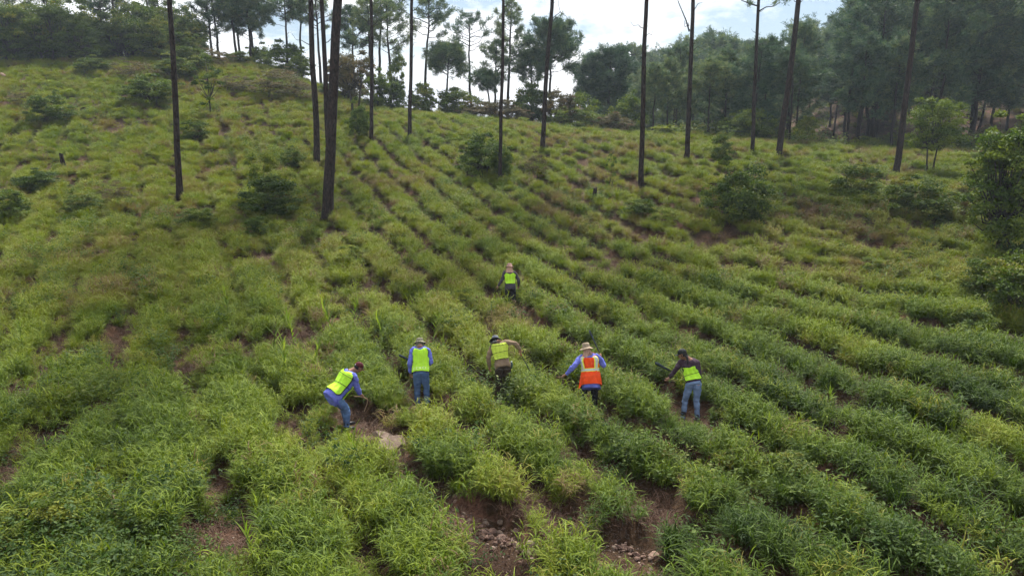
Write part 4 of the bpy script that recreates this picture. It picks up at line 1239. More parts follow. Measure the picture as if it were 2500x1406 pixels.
def head(F_, c, fw, up):
    fw = unit(fw); up = unit(up - fw * (np.asarray(up) @ fw)); r = np.cross(fw, up)
    n, m = 16, 20; V = []
    for i in range(n + 1):
        th = math.pi * i / n
        for j in range(m):
            ph = 2 * math.pi * j / m
            x, y, z = math.sin(th) * math.cos(ph), math.sin(th) * math.sin(ph), math.cos(th)
            jaw = 1 - .28 * max(0, -z) ** 1.2 * (1 if y > 0 else .6)
            q = V3(x * .076 * jaw, y * .095 * (1 - .12 * max(0, -z)) + (.012 if z < -.2 and y > 0 else 0), z * .118)
            if y > .75: q[1] -= .008 * math.exp(-((z - .05) / .15) ** 2)
            V.append(c + r * q[0] + fw * q[1] + up * q[2])
    qd = [(i * m + j, (i + 1) * m + j, (i + 1) * m + (j + 1) % m, i * m + (j + 1) % m) for i in range(n) for j in range(m)]
    F_.add(V, None, qd)
    tube(F_, [c + fw * .088 + up * .02, c + fw * .104 - up * .012, c + fw * .110 - up * .028, c + fw * .09 - up * .036], [.007, .010, .013, .009], 7)
    for s in (-1, 1):
        tube(F_, [c + r * s * .074 - up * .032, c + r * s * .083 - fw * .012 - up * .01, c + r * s * .083 - fw * .014 + up * .018, c + r * s * .076 + up * .026], [.007, .010, .011, .008], 6)
    tube(F_, [c + fw * .085 - up * .058 - r * .022, c + fw * .095 - up * .056, c + fw * .085 - up * .058 + r * .022], [.005, .008, .005], 6)
    return r

def lathe(prof, c, fw, up, m=28, sx=1.0, sy=1.0, wav=0.0):
    fw = unit(fw); up = unit(up - fw * (np.asarray(up) @ fw)); r = np.cross(fw, up)
    V = []
    for (rad, h) in prof:
        for j in range(m):
            a = 2 * math.pi * j / m
            w = wav * math.sin(a * 3 + 1) * (rad > .13)
            V.append(c + r * math.cos(a) * rad * sx + fw * math.sin(a) * rad * sy + up * (h + w))
    k = len(prof)
    q = [(i * m + j, i * m + (j + 1) % m, (i + 1) * m + (j + 1) % m, (i + 1) * m + j) for i in range(k - 1) for j in range(m)]
    f = Faces(); f.add(V, None, q)
    return f

def shell(F_, name, mat, thick):
    me = F_.mesh(name, mat, True)
    bm = bmesh.new(); bm.from_mesh(me); bmesh.ops.remove_doubles(bm, verts=bm.verts, dist=.0005)
    bmesh.ops.recalc_face_normals(bm, faces=bm.faces); bmesh.ops.solidify(bm, geom=bm.faces[:], thickness=thick)
    bm.to_mesh(me); bm.free(); me.polygons.foreach_set('use_smooth', [True] * len(me.polygons))
    return me

M_skin = simple('skin', (.24, .125, .080), .6, .1, 20)
M_eye = simple('eye', (.03, .02, .015), .3, 0, 5)
M_hair = simple('black_hair', (.012, .010, .010), .6, .3, 40)
def cloth(name, c, var=.14, scale=7): return simple(name, c, .88, var, scale, .35, 0, 90, .15)
M_blue = cloth('periwinkle_cotton', (.13, .15, .50))
M_jean = simple('blue_denim', (.075, .125, .24), .9, .35, 5, .3, 0, 120, .1)
M_jean2 = simple('pale_denim', (.15, .21, .34), .9, .35, 5, .3, 0, 120, .1)
M_jean3 = simple('faded_denim', (.10, .17, .33), .9, .35, 5, .3, 0, 120, .1)
M_tan = cloth('tan_cotton', (.205, .145, .095))
M_blk = cloth('near_black_cotton', (.022, .022, .028))
M_dkbrown = cloth('dark_brown_cotton', (.05, .038, .03))
M_plum = cloth('dark_plum_cotton', (.055, .035, .050))
M_char = cloth('charcoal_cotton', (.060, .050, .068))
M_lime = simple('lime_mesh_fabric', (.42, .74, .04), .7, .10, 6, .25, 0, 60, .2)
M_lime2 = simple('yellow_lime_mesh_fabric', (.50, .62, .07), .7, .10, 6, .25, 0, 60, .2)
M_orange = simple('orange_mesh_fabric', (.80, .075, .012), .7, .10, 6, .25, 0, 60, .2)
M_yel = simple('yellow_tape', (.80, .82, .10), .6, .05, 6)
M_refl = simple('silver_reflective_tape', (.52, .54, .56), .45, .12, 30)
M_pipe = simple('black_piping', (.015, .018, .018), .8, .2, 20)
M_boot = simple('rubber_boot', (.018, .020, .026), .45, .2, 10)
M_print = simple('printed_green_ink', (.20, .36, .03), .8, .1, 10)
M_print2 = simple('printed_pale_ink', (.75, .88, .45), .8, .1, 10)
M_steel = simple('dull_machete_steel', (.045, .055, .07), .42, .3, 12, 0, .7)
M_wood = simple('peeled_wood', (.20, .13, .075), .8, .3, 20, .3)
M_red = simple('red_plastic', (.35, .04, .04), .5, .1, 10)
M_maroon = cloth('maroon_cotton', (.075, .018, .022))
M_camo = simple('camouflage_cotton', (.17, .16, .11), .9, .55, 22, .2)
M_hat2 = simple('khaki_hat_cotton', (.30, .23, .16), .9, .25, 16, .2)
M_hat3 = simple('pinkish_hat_cotton', (.34, .20, .17), .9, .2, 16, .2)
M_hat4 = simple('slate_hat_cotton', (.11, .12, .15), .9, .3, 16, .2)
M_flap = cloth('pale_brown_flap_cotton', (.42, .26, .19))

def text_on(torso, txt, t, w, parent, mat, size, tilt=0.0, name='lettering', a_off=0.0):
    cu = bpy.data.curves.new('txt', 'FONT'); cu.body = txt; cu.size = size; cu.align_x = 'CENTER'; cu.extrude = 0
    o = bpy.data.objects.new('txt', cu); COL.objects.link(o)
    dg = bpy.context.evaluated_depsgraph_get(); dg.update()
    me = bpy.data.meshes.new_from_object(o.evaluated_get(dg)); bpy.data.objects.remove(o)
    bm = bmesh.new(); bm.from_mesh(me)
    L = np.linalg.norm(torso.sho - torso.hip)
    for v in bm.verts:
        x, y = v.co.x, v.co.y
        a = x / (.145 * torso.k) + a_off; v.co = Vector(torso.pt(t + y / L + x * tilt, a, w))
    bm.to_mesh(me); bm.free(); me.name = name; me.materials.clear(); me.materials.append(mat)
    return link(name, me, parent)

def ring_on(torso, t, a0, ra, rt, off, th, parent, mat):
    f = Faces(); pts = [torso.pt(t + rt * math.sin(u), a0 + ra * math.cos(u), off) for u in np.linspace(0, 2 * math.pi, 26)]
    tube(f, pts, np.full(26, th), 4, cap=False); return link('emblem', f.mesh('emblem', mat), parent)

def person(px, py, label, hip, sho, side, side2, headc, look, armL, armR, legL, legR, shirt, pants, k=1.0, size=1.0, shirt_t0=-.10, sleeves=True, hat=None, vest=None, boots='rubber', up=None, pw=1.0, shirt_off=.02, bow=.05, base=None):
    """coordinates are metres from the ground point under the feet: x right, y away from the camera, z up"""
    p = base or place(px, py)
    root = thing('person', p, label, 'person'); root.scale = (size,) * 3
    T = Torso(hip, sho, side, side2, k, bow)
    sd = unit(side2); sdh = unit(side)
    c, ax, s_, fw = T.frame(.9)
    SL, SR_ = c - sd * .175 * k, c + sd * .175 * k
    hl, hr = np.array(hip) - sdh * .085 * k - unit(T.sho - T.hip) * .02, np.array(hip) + sdh * .085 * k - unit(T.sho - T.hip) * .02
    headc = np.array(headc)
    up = unit(up) if up is not None else unit(headc - T.sho)
    # body: one continuous surface
    B = Faces()
    T.loft(B, -.008, -.12, 1.0)
    nb = T.pt(1.0, 0) * .5 + T.pt(1.0, math.pi) * .5
    tube(B, [nb - unit(headc - nb) * .05, nb, nb * .5 + headc * .5, headc - up * .03], [.075, .062, .055, .055], 12)
    head(B, headc, look, up)
    for S_, arm in ((SL, armL), (SR_, armR)):
        e, w = np.array(arm[0]), np.array(arm[1])
        limb(B, [S_, e, w], [(.052 * k, .040 * k, .004), (.040 * k, .026 * k, .006)])
        hand(B, w, w - e if len(arm) < 3 else np.array(arm[2]), arm[3] if len(arm) > 3 else (0, .7, -.7))
    for H_, leg in ((hl, legL), (hr, legR)):
        kn, an = np.array(leg[0]), np.array(leg[1])
        limb(B, [H_, kn, an], [(.085 * k, .055 * k, .0), (.055 * k, .036 * k, .008)])
        ff = unit(V3(leg[2][0], leg[2][1], 0)) if len(leg) > 2 else V3(0, 1, 0)
        tube(B, [an - V3(0, 0, .02), an - V3(0, 0, .05) + ff * .03, an - V3(0, 0, .06) + ff * .13, an - V3(0, 0, .07) + ff * .19], [.036, .038, .036, .022], 8)
    link('body', remeshed(B, 'body', M_skin, .0068, 2), root)
    fr = unit(np.cross(unit(look), up))
    for s in (-1, 1):
        f = Faces(); e = headc + unit(look) * .083 + fr * s * .03 + up * .012
        tube(f, [e - unit(look) * .004, e + unit(look) * .006], [.011, .006], 8); link('eye', f.mesh('eye', M_eye, True), root)
    # trousers
    P = Faces(); T.loft(P, .004, -.14, .17, 8)
    for H_, leg in ((hl, legL), (hr, legR)):
        kn, an = np.array(leg[0]), np.array(leg[1]); an2 = an * .94 + kn * .06
        limb(P, [H_, kn, an2], [(.100 * k * pw, .072 * k * pw, .004), (.070 * k * pw, .056 * k * pw, .004)])
    link('trousers', remeshed(P, 'trousers', pants, .012, 2, .013, 8, px), root)
    # shirt
    S = Faces(); T.loft(S, shirt_off, shirt_t0, 1.0)
    if shirt_t0 < -.05: T.loft(S, shirt_off + .012, shirt_t0 - .05, .1, 10)
    for S_, arm in ((SL, armL), (SR_, armR)):
        e, w = np.array(arm[0]), np.array(arm[1])
        limb(S, [c * .35 + S_ * .65, S_, e, w * .97 + e * .03], [(.06, .070 * k), (.070 * k, .056 * k, .006), (.056 * k, .040 * k, .008)])
    link('shirt', remeshed(S, 'shirt', shirt, .0115, 3, .016, 7, px + 9), root)
    boots = M_boot if boots == 'rubber' else boots
    if boots is not None:
        for H_, leg in ((hl, legL), (hr, legR)):
            kn, an = np.array(leg[0]), np.array(leg[1]); Bt = Faces()
            ff = unit(V3(leg[2][0], leg[2][1], 0)) if len(leg) > 2 else V3(0, 1, 0)
            limb(Bt, [kn * .42 + an * .58, an], [(.066 * k, .052 * k)])
            tube(Bt, [an - V3(0, 0, .0) - ff * .03, an - V3(0, 0, .045) + ff * .03, an - V3(0, 0, .055) + ff * .14, an - V3(0, 0, .06) + ff * .21], [.052, .052, .047, .03], 10)
            link('boot', remeshed(Bt, 'boot', boots, .011, 2), root)
    if vest: vest(T, root)
    if hat: hat(headc, look, up, root)
    return root, T, p

def lime_vest(mat, t0, t1, amax=1.25, neck=.93, line=None, lines=(), notch=.55, wid=1.0, off=.045, corner=.16):
    def f(T, root):
        def edge(t, m):
            if t > notch: w = amax * (1 - .30 * min(1, (t - notch) / .12)) - m
            else: w = amax - m
            if t < t0 + corner: w = min(w, amax * (1 - .30 * (1 - (t - t0) / corner) ** 2) - m)
            return w * wid
        def test(m):
            def q(t, a):
                if t < t0 + m * .12 or t > t1: return False
                if t > neck - m * .0 and abs(a) < (t - neck + .0) * 9 - m * .2: return False
                return abs(a) < edge(t, m)
            return q
        link('vest_piping', T.patch('vest_piping', M_pipe, test(0), t0 - .01, t1, -2.2, 2.2, off, 60, 110), root)
        v = link('vest', T.patch('vest', mat, test(.13), t0, t1, -2.2, 2.2, off + .007, 60, 110), root)
        # front panel and the straps that join the two over the shoulders
        link('vest_front', T.patch('vest_front', mat, lambda t, a: abs(a - math.pi) < .95 and not (t > .8 and abs(a - math.pi) < (t - .8) * 4), max(t0, .1), min(t1, .97), math.pi - 1, math.pi + 1, off, 40, 40), root)
        for (lt, sl, lw) in lines:
            link('elastic_band', T.patch('elastic_band', M_pipe, lambda t, a: abs(t - lt - sl * a) < lw and abs(a) < edge(t, 0) + .3, max(t0, lt - .2), lt + .2, -1.7, 1.7, off + .014, 90, 60), root)
    return f

def orange_vest(T, root):
    off = .045
    def body(t, a):
        if t > .55 and abs(abs(a) - math.pi / 2 - .12) < .50 * min(1, (t - .55) / .12 + .3): return False
        if t > .96 and abs(a) < .7: return False
        return True
    link('vest', T.patch('vest', M_orange, body, -.34, 1.0, -math.pi, math.pi, off, 60, 120, .004, .03, .012), root)
    band = lambda t0, t1: (lambda t, a: t0 < t < t1)
    link('yellow_band', T.patch('yellow_band', M_yel, band(.245, .415), .24, .42, -math.pi, math.pi, off + .010, 40, 90, .002, 0.0, .005), root)
    link('silver_band', T.patch('silver_band', M_refl, band(.283, .377), .24, .42, -math.pi, math.pi, off + .015, 40, 90, .002, 0.0, .005), root)
    for s in (-1, 1):
        cen = lambda t: s * (.80 + .02 * (t - .5))
        link('yellow_stripe', T.patch('yellow_stripe', M_yel, lambda t, a: abs(a - cen(t)) < .31, .4, .985, min(s * .45, s * 1.2), max(s * .45, s * 1.2), off + .011, 40, 60, .002, 0, .005), root)
        link('silver_stripe', T.patch('silver_stripe', M_refl, lambda t, a: abs(a - cen(t)) < .165, .4, .985, min(s * .45, s * 1.2), max(s * .45, s * 1.2), off + .016, 40, 60, .002, 0, .005), root)
    # the front corner that swings free on the left
    f = Faces(); a = [T.pt(-.28, -1.5, off + .02), T.pt(-.33, -1.0, off + .02), T.pt(-.50, -1.45, off + .07), T.pt(.10, -1.75, off + .03)]
    f.add(a, [(0, 1, 2), (0, 2, 3)]); me = f.mesh('vest_flap', M_orange)
    bm = bmesh.new(); bm.from_mesh(me); bmesh.ops.solidify(bm, geom=bm.faces[:], thickness=.004); bm.to_mesh(me); bm.free()
    link('vest_flap', me, root)

def boonie(mat, brim=.165, band=None, flap=None, droop=.02, lining=None, tall=.105):
    def f(c, look, up, root):
        cc = c + unit(up) * .035
        prof = [(.001, tall), (.06, tall - .002), (.082, tall - .012), (.092, tall - .045), (.097, .02), (.099, .008), (.12, .002), (brim - .02, -droop * .6), (brim, -droop)]
        h = link('hat', shell(lathe(prof, cc, look, up, 32, .95, 1.1, .008), 'hat', mat, .004), root)
        if lining:
            link('hat_underside', shell(lathe([(.098, -.001), (brim - .02, -droop * .6 - .006), (brim - .002, -droop - .006)], cc, look, up, 32, .95, 1.1, .008), 'hat_underside', lining, .002), h)
        if band:
            link('hat_band', shell(lathe([(.1025, .012), (.1005, .034)], cc, look, up, 32, .95, 1.1), 'hat_band', band, .003), h)
        if flap:
            u = unit(up); fwv = unit(look - u * (np.asarray(look) @ u)); r = np.cross(fwv, u); V = []; n, m = 10, 26
            for i in range(n):
                t = i / (n - 1)
                for j in range(m):
                    a = math.pi * (1 + .12 + .76 * j / (m - 1)); rr = .095 + .085 * t ** 1.4 + .006 * math.sin(j * 1.3)
                    V.append(cc + r * math.cos(a) * rr * .95 + fwv * math.sin(a) * rr * (1.0 + .1 * t) - u * (.0 + .215 * t))
            g = Faces(); g.add(V, None, [(i * m + j, i * m + j + 1, (i + 1) * m + j + 1, (i + 1) * m + j) for i in range(n - 1) for j in range(m - 1)])
            link('neck_flap', shell(g, 'neck_flap', flap, .003), h)
    return f

def cap(mat, hair=None, button=None, back=1):
    def f(c, look, up, root):
        u = unit(up); cc = c + u * .03
        prof = [(.001, .100), (.035, .096), (.065, .078), (.086, .045), (.094, .012), (.095, -.005)]
        h = link('cap', shell(lathe(prof, cc, look, up, 28, .92, 1.12), 'cap', mat, .004), root)
        fwv = unit(look - u * (np.asarray(look) @ u)); r = np.cross(fwv, u); V = []; n, m = 6, 14
        for i in range(n):
            t = i / (n - 1)
            for j in range(m):
                x = -1 + 2 * j / (m - 1)
                V.append(cc + r * x * .075 * (1 - .15 * t) + fwv * (.098 * math.sqrt(max(0, 1 - .45 * x * x)) + .075 * t * math.sqrt(max(0, 1 - x * x * .8))) - u * (.004 + .02 * t + .018 * x * x))
        g = Faces(); g.add(V, None, [(i * m + j, i * m + j + 1, (i + 1) * m + j + 1, (i + 1) * m + j) for i in range(n - 1) for j in range(m - 1)])
        link('cap_peak', shell(g, 'cap_peak', mat, .003), h)
        if button:
            g = Faces(); tube(g, [cc - fwv * .104 + u * .0 + r * .02, cc - fwv * .112 + r * .02], [.014, .010], 8); link('cap_badge', g.mesh('cap_badge', button, True), h)
        g = lathe([(.088, .0), (.088, -.03), (.080, -.065), (.06, -.085)], cc - fwv * .012, look, up, 24, .93, 1.0)
        hm = shell(g, 'hair', M_hair, .004)
        bm = bmesh.new(); bm.from_mesh(hm)
        bmesh.ops.delete(bm, geom=[v for v in bm.verts if (np.array(v.co) - c) @ fwv > .025], context='VERTS'); bm.to_mesh(hm); bm.free()
        link('hair', hm, root)
        if hair:
            g = Faces(); b = cc - fwv * .085 - u * .04
            for q_ in range(7):
                o = r * (q_ - 3) * .022
                tube(g, [b + o * .8 + fwv * .02, b + o - fwv * .015 - u * .06, b + o * 1.15 - fwv * .02 - u * .15, b + o * .9 - fwv * .01 - u * (.22 + .02 * (q_ % 3))], [.022, .024, .020, .008], 7)
            link('hair', remeshed(g, 'hair', M_hair, .009, 1), root)
    return f

def held(name, p, label, cat, parts):
    t = thing(name, p, label, cat)
    for nm, f, m in parts: link(nm, f.mesh(nm, m, True), t)
    return t
def machete(p, g, d, flat, label, L=.55, w=.055, handle=M_pipe):
    """g: grip point, d: blade direction, flat: direction across the blade"""
    g = np.array(g, float); d = unit(d); s = unit(np.asarray(flat) - d * (np.dot(flat, d))); nn = np.cross(d, s)
    prof = [(0, -.012, .014), (.1, -.016, .018), (.5, -.020, .026), (.8, -.022, .036), (.92, -.020, .034), (1.0, .010, .022)]
    V = []
    for t, a, b in prof:
        for sg in (-1, 1): V += [g + d * (.06 + t * L) + s * a * w / .05 + nn * sg * .0015, g + d * (.06 + t * L) + s * b * w / .05 + nn * sg * .0006]
    q = []
    for i in range(len(prof) - 1):
        a = i * 4; b = a + 4
        q += [(a, a + 1, b + 1, b), (a + 2, b + 2, b + 3, a + 3), (a, b, b + 2, a + 2), (a + 1, a + 3, b + 3, b + 1)]
    q.append((20, 21, 23, 22)); q.append((0, 2, 3, 1))
    bl = Faces(); bl.add(V, None, q)
    h = Faces(); tube(h, [g - d * .075, g - d * .06, g, g + d * .06, g + d * .07], [.014, .012, .011, .012, .010], 8)
    return held('machete', p, label, 'machete', [('blade', bl, M_steel), ('handle', h, handle)])
def hook_stick(p, pts, r, label):
    f = Faces(); P = np.array(pts, float)
    t = np.linspace(0, 1, len(P)); tt = np.linspace(0, 1, 30)
    Q = np.stack([np.interp(tt, t, P[:, j]) for j in range(3)], 1)
    for _ in range(3): Q[1:-1] = Q[1:-1] * .5 + (Q[:-2] + Q[2:]) * .25
    Q += np.random.randn(*Q.shape) * .002
    tube(f, Q, np.linspace(r, r * .7, 30), 8)
    o = link('hooked_stick', f.mesh('hooked_stick', M_wood, True)); o.location = p
    return tag(o, label, 'stick')

np.random.seed(3)
# 1 - bending forward to the right, maroon cap
legs1 = ([(-.06, .22, .47), (-.02, .24, .07), (.8, .6)], [(.06, .00, .46), (.04, -.04, .07), (.8, .6)])
r1, T1, p1 = person(842, 1040, 'person bending over in a maroon cap, lime vest, long blue shirt and blue jeans',
    (-.19, -.12, .86), (.16, .18, 1.30), (.72, -.69, 0), (.62, -.78, 0.02), (.30, .265, 1.355), (.75, .45, -.55),
    [(-.17, .50, 1.06), (.12, .55, .86), (.8, .1, -.5), (0, -.5, -.8)], [(.28, .05, 1.02), (.33, .18, .76), (.4, .5, -.6), (.2, -.4, -.8)],
    legs1[0], legs1[1], M_blue, M_jean3, 1.13, 1.06, -.14, hat=cap(M_maroon, button=M_refl), vest=lime_vest(M_lime, -.02, .99, 1.45, .92, None, [(.42, .02, .011), (.83, -.02, .009)], .99, 1.0, .045),
    up=(.36, .25, .62), pw=1.05, bow=.06)
hook_stick(p1, [(.20, .22, .74), (.40, .20, .74), (.50, .16, .72), (.535, .15, .68), (.50, .14, .55), (.44, .13, .40)], .016, 'crooked wooden hook stick held by the bending person in the maroon cap')
f = Faces(); b_ = T1.pt(.02, .55, .05); tube(f, [b_ - V3(0, 0, .10), b_ - V3(0, 0, .09), b_, b_ + V3(0, 0, .03)], [.030, .034, .034, .018], 10)
g = Faces(); tube(g, [b_ + V3(0, 0, .028), b_ + V3(0, 0, .055)], [.015, .015], 8)
held('water_bottle', p1, 'small clear water bottle hanging at the hip of the bending person in the maroon cap', 'bottle', [('bottle', f, simple('clear_plastic', (.45, .48, .5), .25, .1, 5)), ('lid', g, M_refl)])
# shirt tail hanging in front
f = Faces(); q0 = T1.pt(-.05, 1.25, .03); q1 = T1.pt(-.05, 2.2, .03)
f.add([q0, q1, q1 + V3(.05, .05, -.16), q0 + V3(.12, .02, -.30), q0 + V3(.02, 0, -.16)], [(0, 1, 2), (0, 2, 3), (0, 3, 4)])
link('shirt_tail', shell(f, 'shirt_tail', M_blue, .005), r1)

# 2 - upright, seen from behind, camouflage hat, blue jeans and boots
r2, T2, p2 = person(1030, 988, 'upright person in a camouflage hat, long lime vest, blue sleeves, blue jeans and black boots',
    (.0, .0, .92), (-.03, .24, 1.49), (1, 0, 0), (.97, .05, -.12), (-.06, .40, 1.53), (-.15, .85, -.5),
    [(-.27, .06, 1.16), (-.27, .10, .86), (.0, .25, -.9), (.6, .6, 0)], [(.24, .14, 1.12), (.03, .38, 1.0), (-.8, .4, .0), (0, .3, -.9)],
    [(-.11, .05, .49), (-.11, .0, .08), (0, 1)], [(.12, .05, .49), (.12, .01, .08), (.1, 1)], M_blue, M_jean, 1.0, 1.02, -.02,
    hat=boonie(M_camo, .16, lining=M_pipe, flap=M_camo, droop=.03), vest=lime_vest(M_lime, -.06, .99, 1.45, .93, None, [(.30, 0, .0)], .50, 1.0, .045, .08), boots=M_boot, up=(-.05, .45, .9), pw=1.12)
text_on(T2, 'EDEN', .03, .062, r2, M_print2, .105, .05, 'lettering', .1)
hook_stick(p2, [(-.255, .13, .92), (-.275, .16, .80), (-.33, .20, .66), (-.44, .24, .52), (-.54, .26, .46)], .013, 'thin hooked stick in the left hand of the upright person in jeans')
machete(p2, (-.06, .40, .99), (-1, .15, .42), (0, .2, 1), 'dark machete sticking out left behind the upright person in jeans', .56, .055)

# 3 - tan shirt, bent, right arm out
r3, T3, p3 = person(1222, 968, 'person in a tan shirt and slate hat leaning forward with the right arm stretched out',
    (.06, .0, .88), (-.05, .28, 1.42), (.98, .1, -.05), (.90, .12, .28), (-.13, .43, 1.40), (-.1, .7, -.7),
    [(-.30, .14, 1.06), (-.28, .20, .78), (.0, .2, -1), (.6, .6, 0)], [(.36, .16, 1.43), (.50, .22, 1.24), (.15, .1, -.9), (-.7, .3, 0)],
    [(-.04, .10, .47), (-.04, .0, .07), (0, 1)], [(.18, .08, .47), (.18, .02, .07), (0, 1)], M_tan, M_dkbrown, 1.03, 1.02, -.06,
    hat=boonie(M_hat4, .165, lining=M_pipe, flap=M_pipe, droop=.02), vest=lime_vest(M_lime2, .22, .97, 1.2, .95, None, [(.56, .03, .010), (.88, 0, .007)], .99, 1.0, .045), up=(-.1, .75, .5), pw=1.15)
text_on(T3, 'GOEI', .33, .062, r3, M_print, .05, .04, 'lettering', .0)
ring_on(T3, .36, 0.0, .50, .13, .060, .003, r3, M_print)
machete(p3, (.515, .235, 1.16), (.45, -.12, -.85), (1, 0, .3), 'thin machete pointing down from the outstretched hand of the tan-shirted person', .48, .022, M_red)
f = Faces(); b_ = T3.pt(.02, 1.5, .06); tube(f, [b_ - V3(0, 0, .10), b_ - V3(0, 0, .09), b_ + V3(0, 0, .03), b_ + V3(0, 0, .07)], [.030, .036, .036, .018], 10)
g = Faces(); tube(g, [b_ + V3(0, 0, .068), b_ + V3(0, 0, .09)], [.018, .018], 8)
held('water_bottle', p3, 'dark bottle with a pale lid at the right hip of the tan-shirted person', 'bottle', [('bottle', f, simple('teal_plastic', (.03, .07, .08), .4, .1, 5)), ('lid', g, M_refl)])

# 4 - orange vest, khaki hat with flap
r4, T4, p4 = person(1438, 998, 'person in an orange vest with silver stripes and a khaki hat with a neck flap',
    (.02, .0, .90), (-.02, .14, 1.45), (.97, -.15, 0), (.95, -.18, .12), (-.08, .24, 1.555), (-.35, .85, -.35),
    [(-.40, .0, 1.19), (-.58, .06, .96), (-.8, .3, -.45), (.3, .3, -.8)], [(.36, .14, 1.16), (.30, .30, 1.30), (-.1, .3, .8), (-.6, .6, .1)],
    [(-.13, .08, .47), (-.13, .02, .07), (0, 1)], [(.13, .06, .47), (.13, .0, .07), (0, 1)], M_blue, M_blk, 1.08, 1.0, -.44,
    hat=boonie(M_hat2, .175, flap=M_flap, droop=.035, tall=.125), vest=orange_vest, up=(-.08, .12, 1), pw=1.1)
machete(p4, (.285, .37, 1.38), (-.42, .25, .86), (1, 0, .2), 'machete held upright over the right shoulder of the orange-vested person', .60, .045)
hook_stick(p4, [(-.60, .10, .90), (-.70, .14, .87), (-.78, .16, .86)], .014, 'short reddish stick in the left hand of the orange-vested person')

# 5 - black cap, plum jacket, pale jeans
r5, T5, p5 = person(1688, 1022, 'person in a black cap, dark plum jacket, small lime vest and pale tight jeans',
    (.0, .0, .95), (-.10, .16, 1.43), (.96, -.25, 0), (.90, -.40, .08), (-.23, .20, 1.53), (-.80, .35, -.45),
    [(-.36, .26, 1.12), (-.46, .34, .94), (-.5, .1, -.7), (0, .5, .6)], [(.14, .04, 1.12), (-.02, .30, 1.02), (-.8, .5, .0), (0, .3, -.9)],
    [(-.14, .10, .49), (-.19, .0, .08), (-.2, 1)], [(.10, .03, .50), (.12, -.06, .08), (-.1, 1)], M_plum, M_jean2, .94, 1.07, -.02,
    hat=cap(M_pipe, hair=True), vest=lime_vest(M_lime, .02, .74, 1.05, .70, None, [(.33, .05, .012)], .45, 1.0, .05, .10), up=(-.2, .2, 1), pw=.98)
machete(p5, (-.44, .33, 1.16), (-.85, .1, .42), (.3, 0, 1), 'broad dark blue machete held out to the left by the person in pale jeans', .42, .065)

# 6 - farthest, pink-brown hat, charcoal jacket
r6, T6, p6 = person(1246, 752, 'farthest person, alone up-slope in a pinkish hat, charcoal jacket and long lime vest',
    (.0, .0, .90), (-.02, .10, 1.46), (1, 0, 0), (.98, 0, -.06), (-.03, .17, 1.58), (0, .9, -.4),
    [(-.30, .04, 1.13), (-.44, .10, .90), (-.5, .3, -.8), (.5, .5, 0)], [(.30, .06, 1.13), (.30, .14, .90), (0, .4, -.9), (-.6, .6, 0)],
    [(-.10, .06, .47), (-.10, .0, .07), (0, 1)], [(.12, .05, .47), (.12, .0, .07), (0, 1)], M_char, M_blk, 1.0, 1.0, -.16,
    hat=boonie(M_hat3, .165, flap=M_flap, droop=.03), vest=lime_vest(M_lime, .14, .98, 1.1, .88, None, [], .80, 1.0, .045, .2), up=(0, .15, 1), pw=1.1)
for rr in (p1, p2, p3, p4, p5, p6):
    KEEP_OUT.append((rr.x, rr.y + .08, .30))
PEOPLE_XY += [(p1.x, p1.y, .95), (p2.x, p2.y, .9), (p3.x, p3.y, .3), (p4.x, p4.y, .4), (p5.x, p5.y, 1.35), (p6.x, p6.y, .5)]

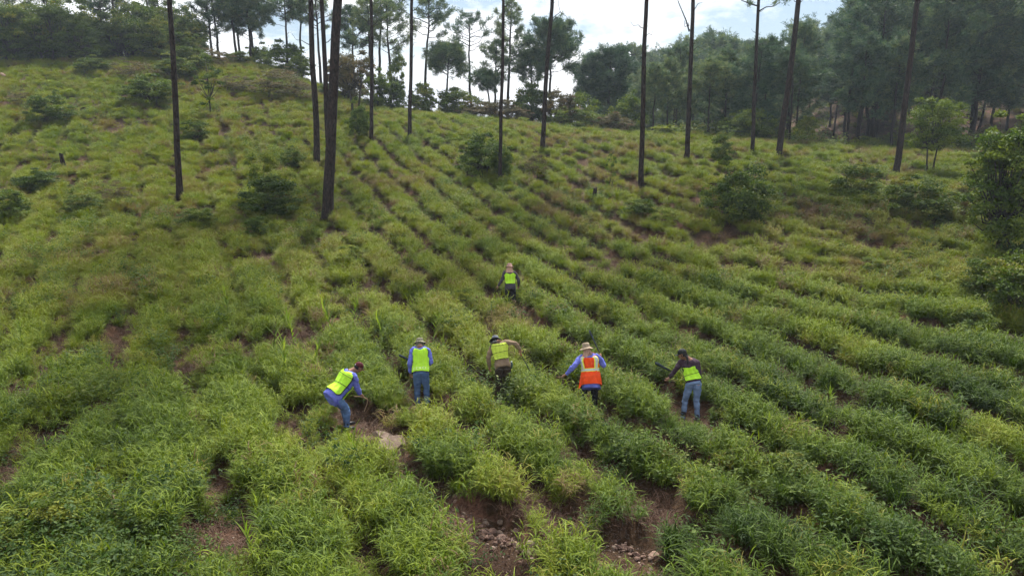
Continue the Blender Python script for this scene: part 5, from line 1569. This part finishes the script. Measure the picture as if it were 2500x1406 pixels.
# leafy weeds in front of the tan-shirted person
M_pweed = leaf_mat('pale_weed_leaves', [(0, .05, .085, .03), (.6, .11, .16, .05), (1, .24, .27, .12)], transl=.35)
def weed_stalk(seed, H=1.0):
    np.random.seed(seed); s = Faces(); f = Faces()
    for k in range(5):
        a = np.random.rand() * 6.28; l = np.random.uniform(.05, .3); h = H * np.random.uniform(.6, 1.0)
        P = np.array([[0, 0, 0], [math.cos(a) * l * .3, math.sin(a) * l * .3, h * .5], [math.cos(a) * l, math.sin(a) * l, h]])
        tube(s, P, [.008, .006, .003], 5)
        for z in np.linspace(.3, 1, 9):
            c = np.array([np.interp(z, [0, .5, 1], P[:, j]) for j in range(3)]); m = 3
            az = np.random.rand(m) * 6.28
            blades(f, np.repeat(c[None], m, 0), az, np.random.uniform(-.1, .9, m), np.random.uniform(.07, .13, m), np.full(m, .045), np.full(m, .9), 3)
    return s.mesh('stem', M_pweed), f.mesh('foliage', M_pweed)
WS_ = [weed_stalk(40 + i) for i in range(3)]
for px, py, h, lab in [(1200, 985, 62, 'pale-leaved weed in front of the left leg of the tan-shirted person'), (1232, 990, 78, 'tall pale-leaved weed in front of the tan-shirted person'),
        (1250, 1000, 60, 'pale-leaved weed right of the tan-shirted person'), (1180, 985, 50, 'pale-leaved weed below the hanging arm of the tan-shirted person'),
        (1272, 985, 50, 'small pale-leaved weed between the tan-shirted and the orange-vested person'), (1215, 1005, 50, 'low pale-leaved weed in front of the tan-shirted person'),
        (1120, 960, 50, 'pale-leaved weed between the jeans wearer and the tan-shirted person')]:
    p = place(px, py); d = math.hypot(p.y, CAM_Z - p.z); s = h / F * d * 1.15
    tree('weed', p, lab, 'pale-leaved weeds near the tan-shirted person', random.choice(WS_), random.uniform(0, 6.28), s, s, 'plant', ('stem', 'foliage'))

build_grass()

# ---------------------------------------------------------------- haze, a volume added to imitate a veil of lens glare
def build_haze():
    bm = bmesh.new(); bmesh.ops.create_cube(bm, size=1)
    me = bpy.data.meshes.new('haze'); bm.to_mesh(me); bm.free()
    o = link('haze', me); o.location = (0, 150, 15); o.scale = (812, 552, 130)
    m, n, l = new_mat('haze')
    out = n.new('ShaderNodeOutputMaterial'); v = n.new('ShaderNodeVolumePrincipled')
    v.inputs['Color'].default_value = (.72, .84, 1.0, 1); v.inputs['Density'].default_value = HAZE; v.inputs['Anisotropy'].default_value = .35
    l.new(v.outputs[0], out.inputs['Volume']); me.materials.append(m)
    tag(o, 'thin bluish haze added to imitate lens glare over the hillside', kind='stuff')
HAZE = .0004
if HAZE > 0: build_haze()
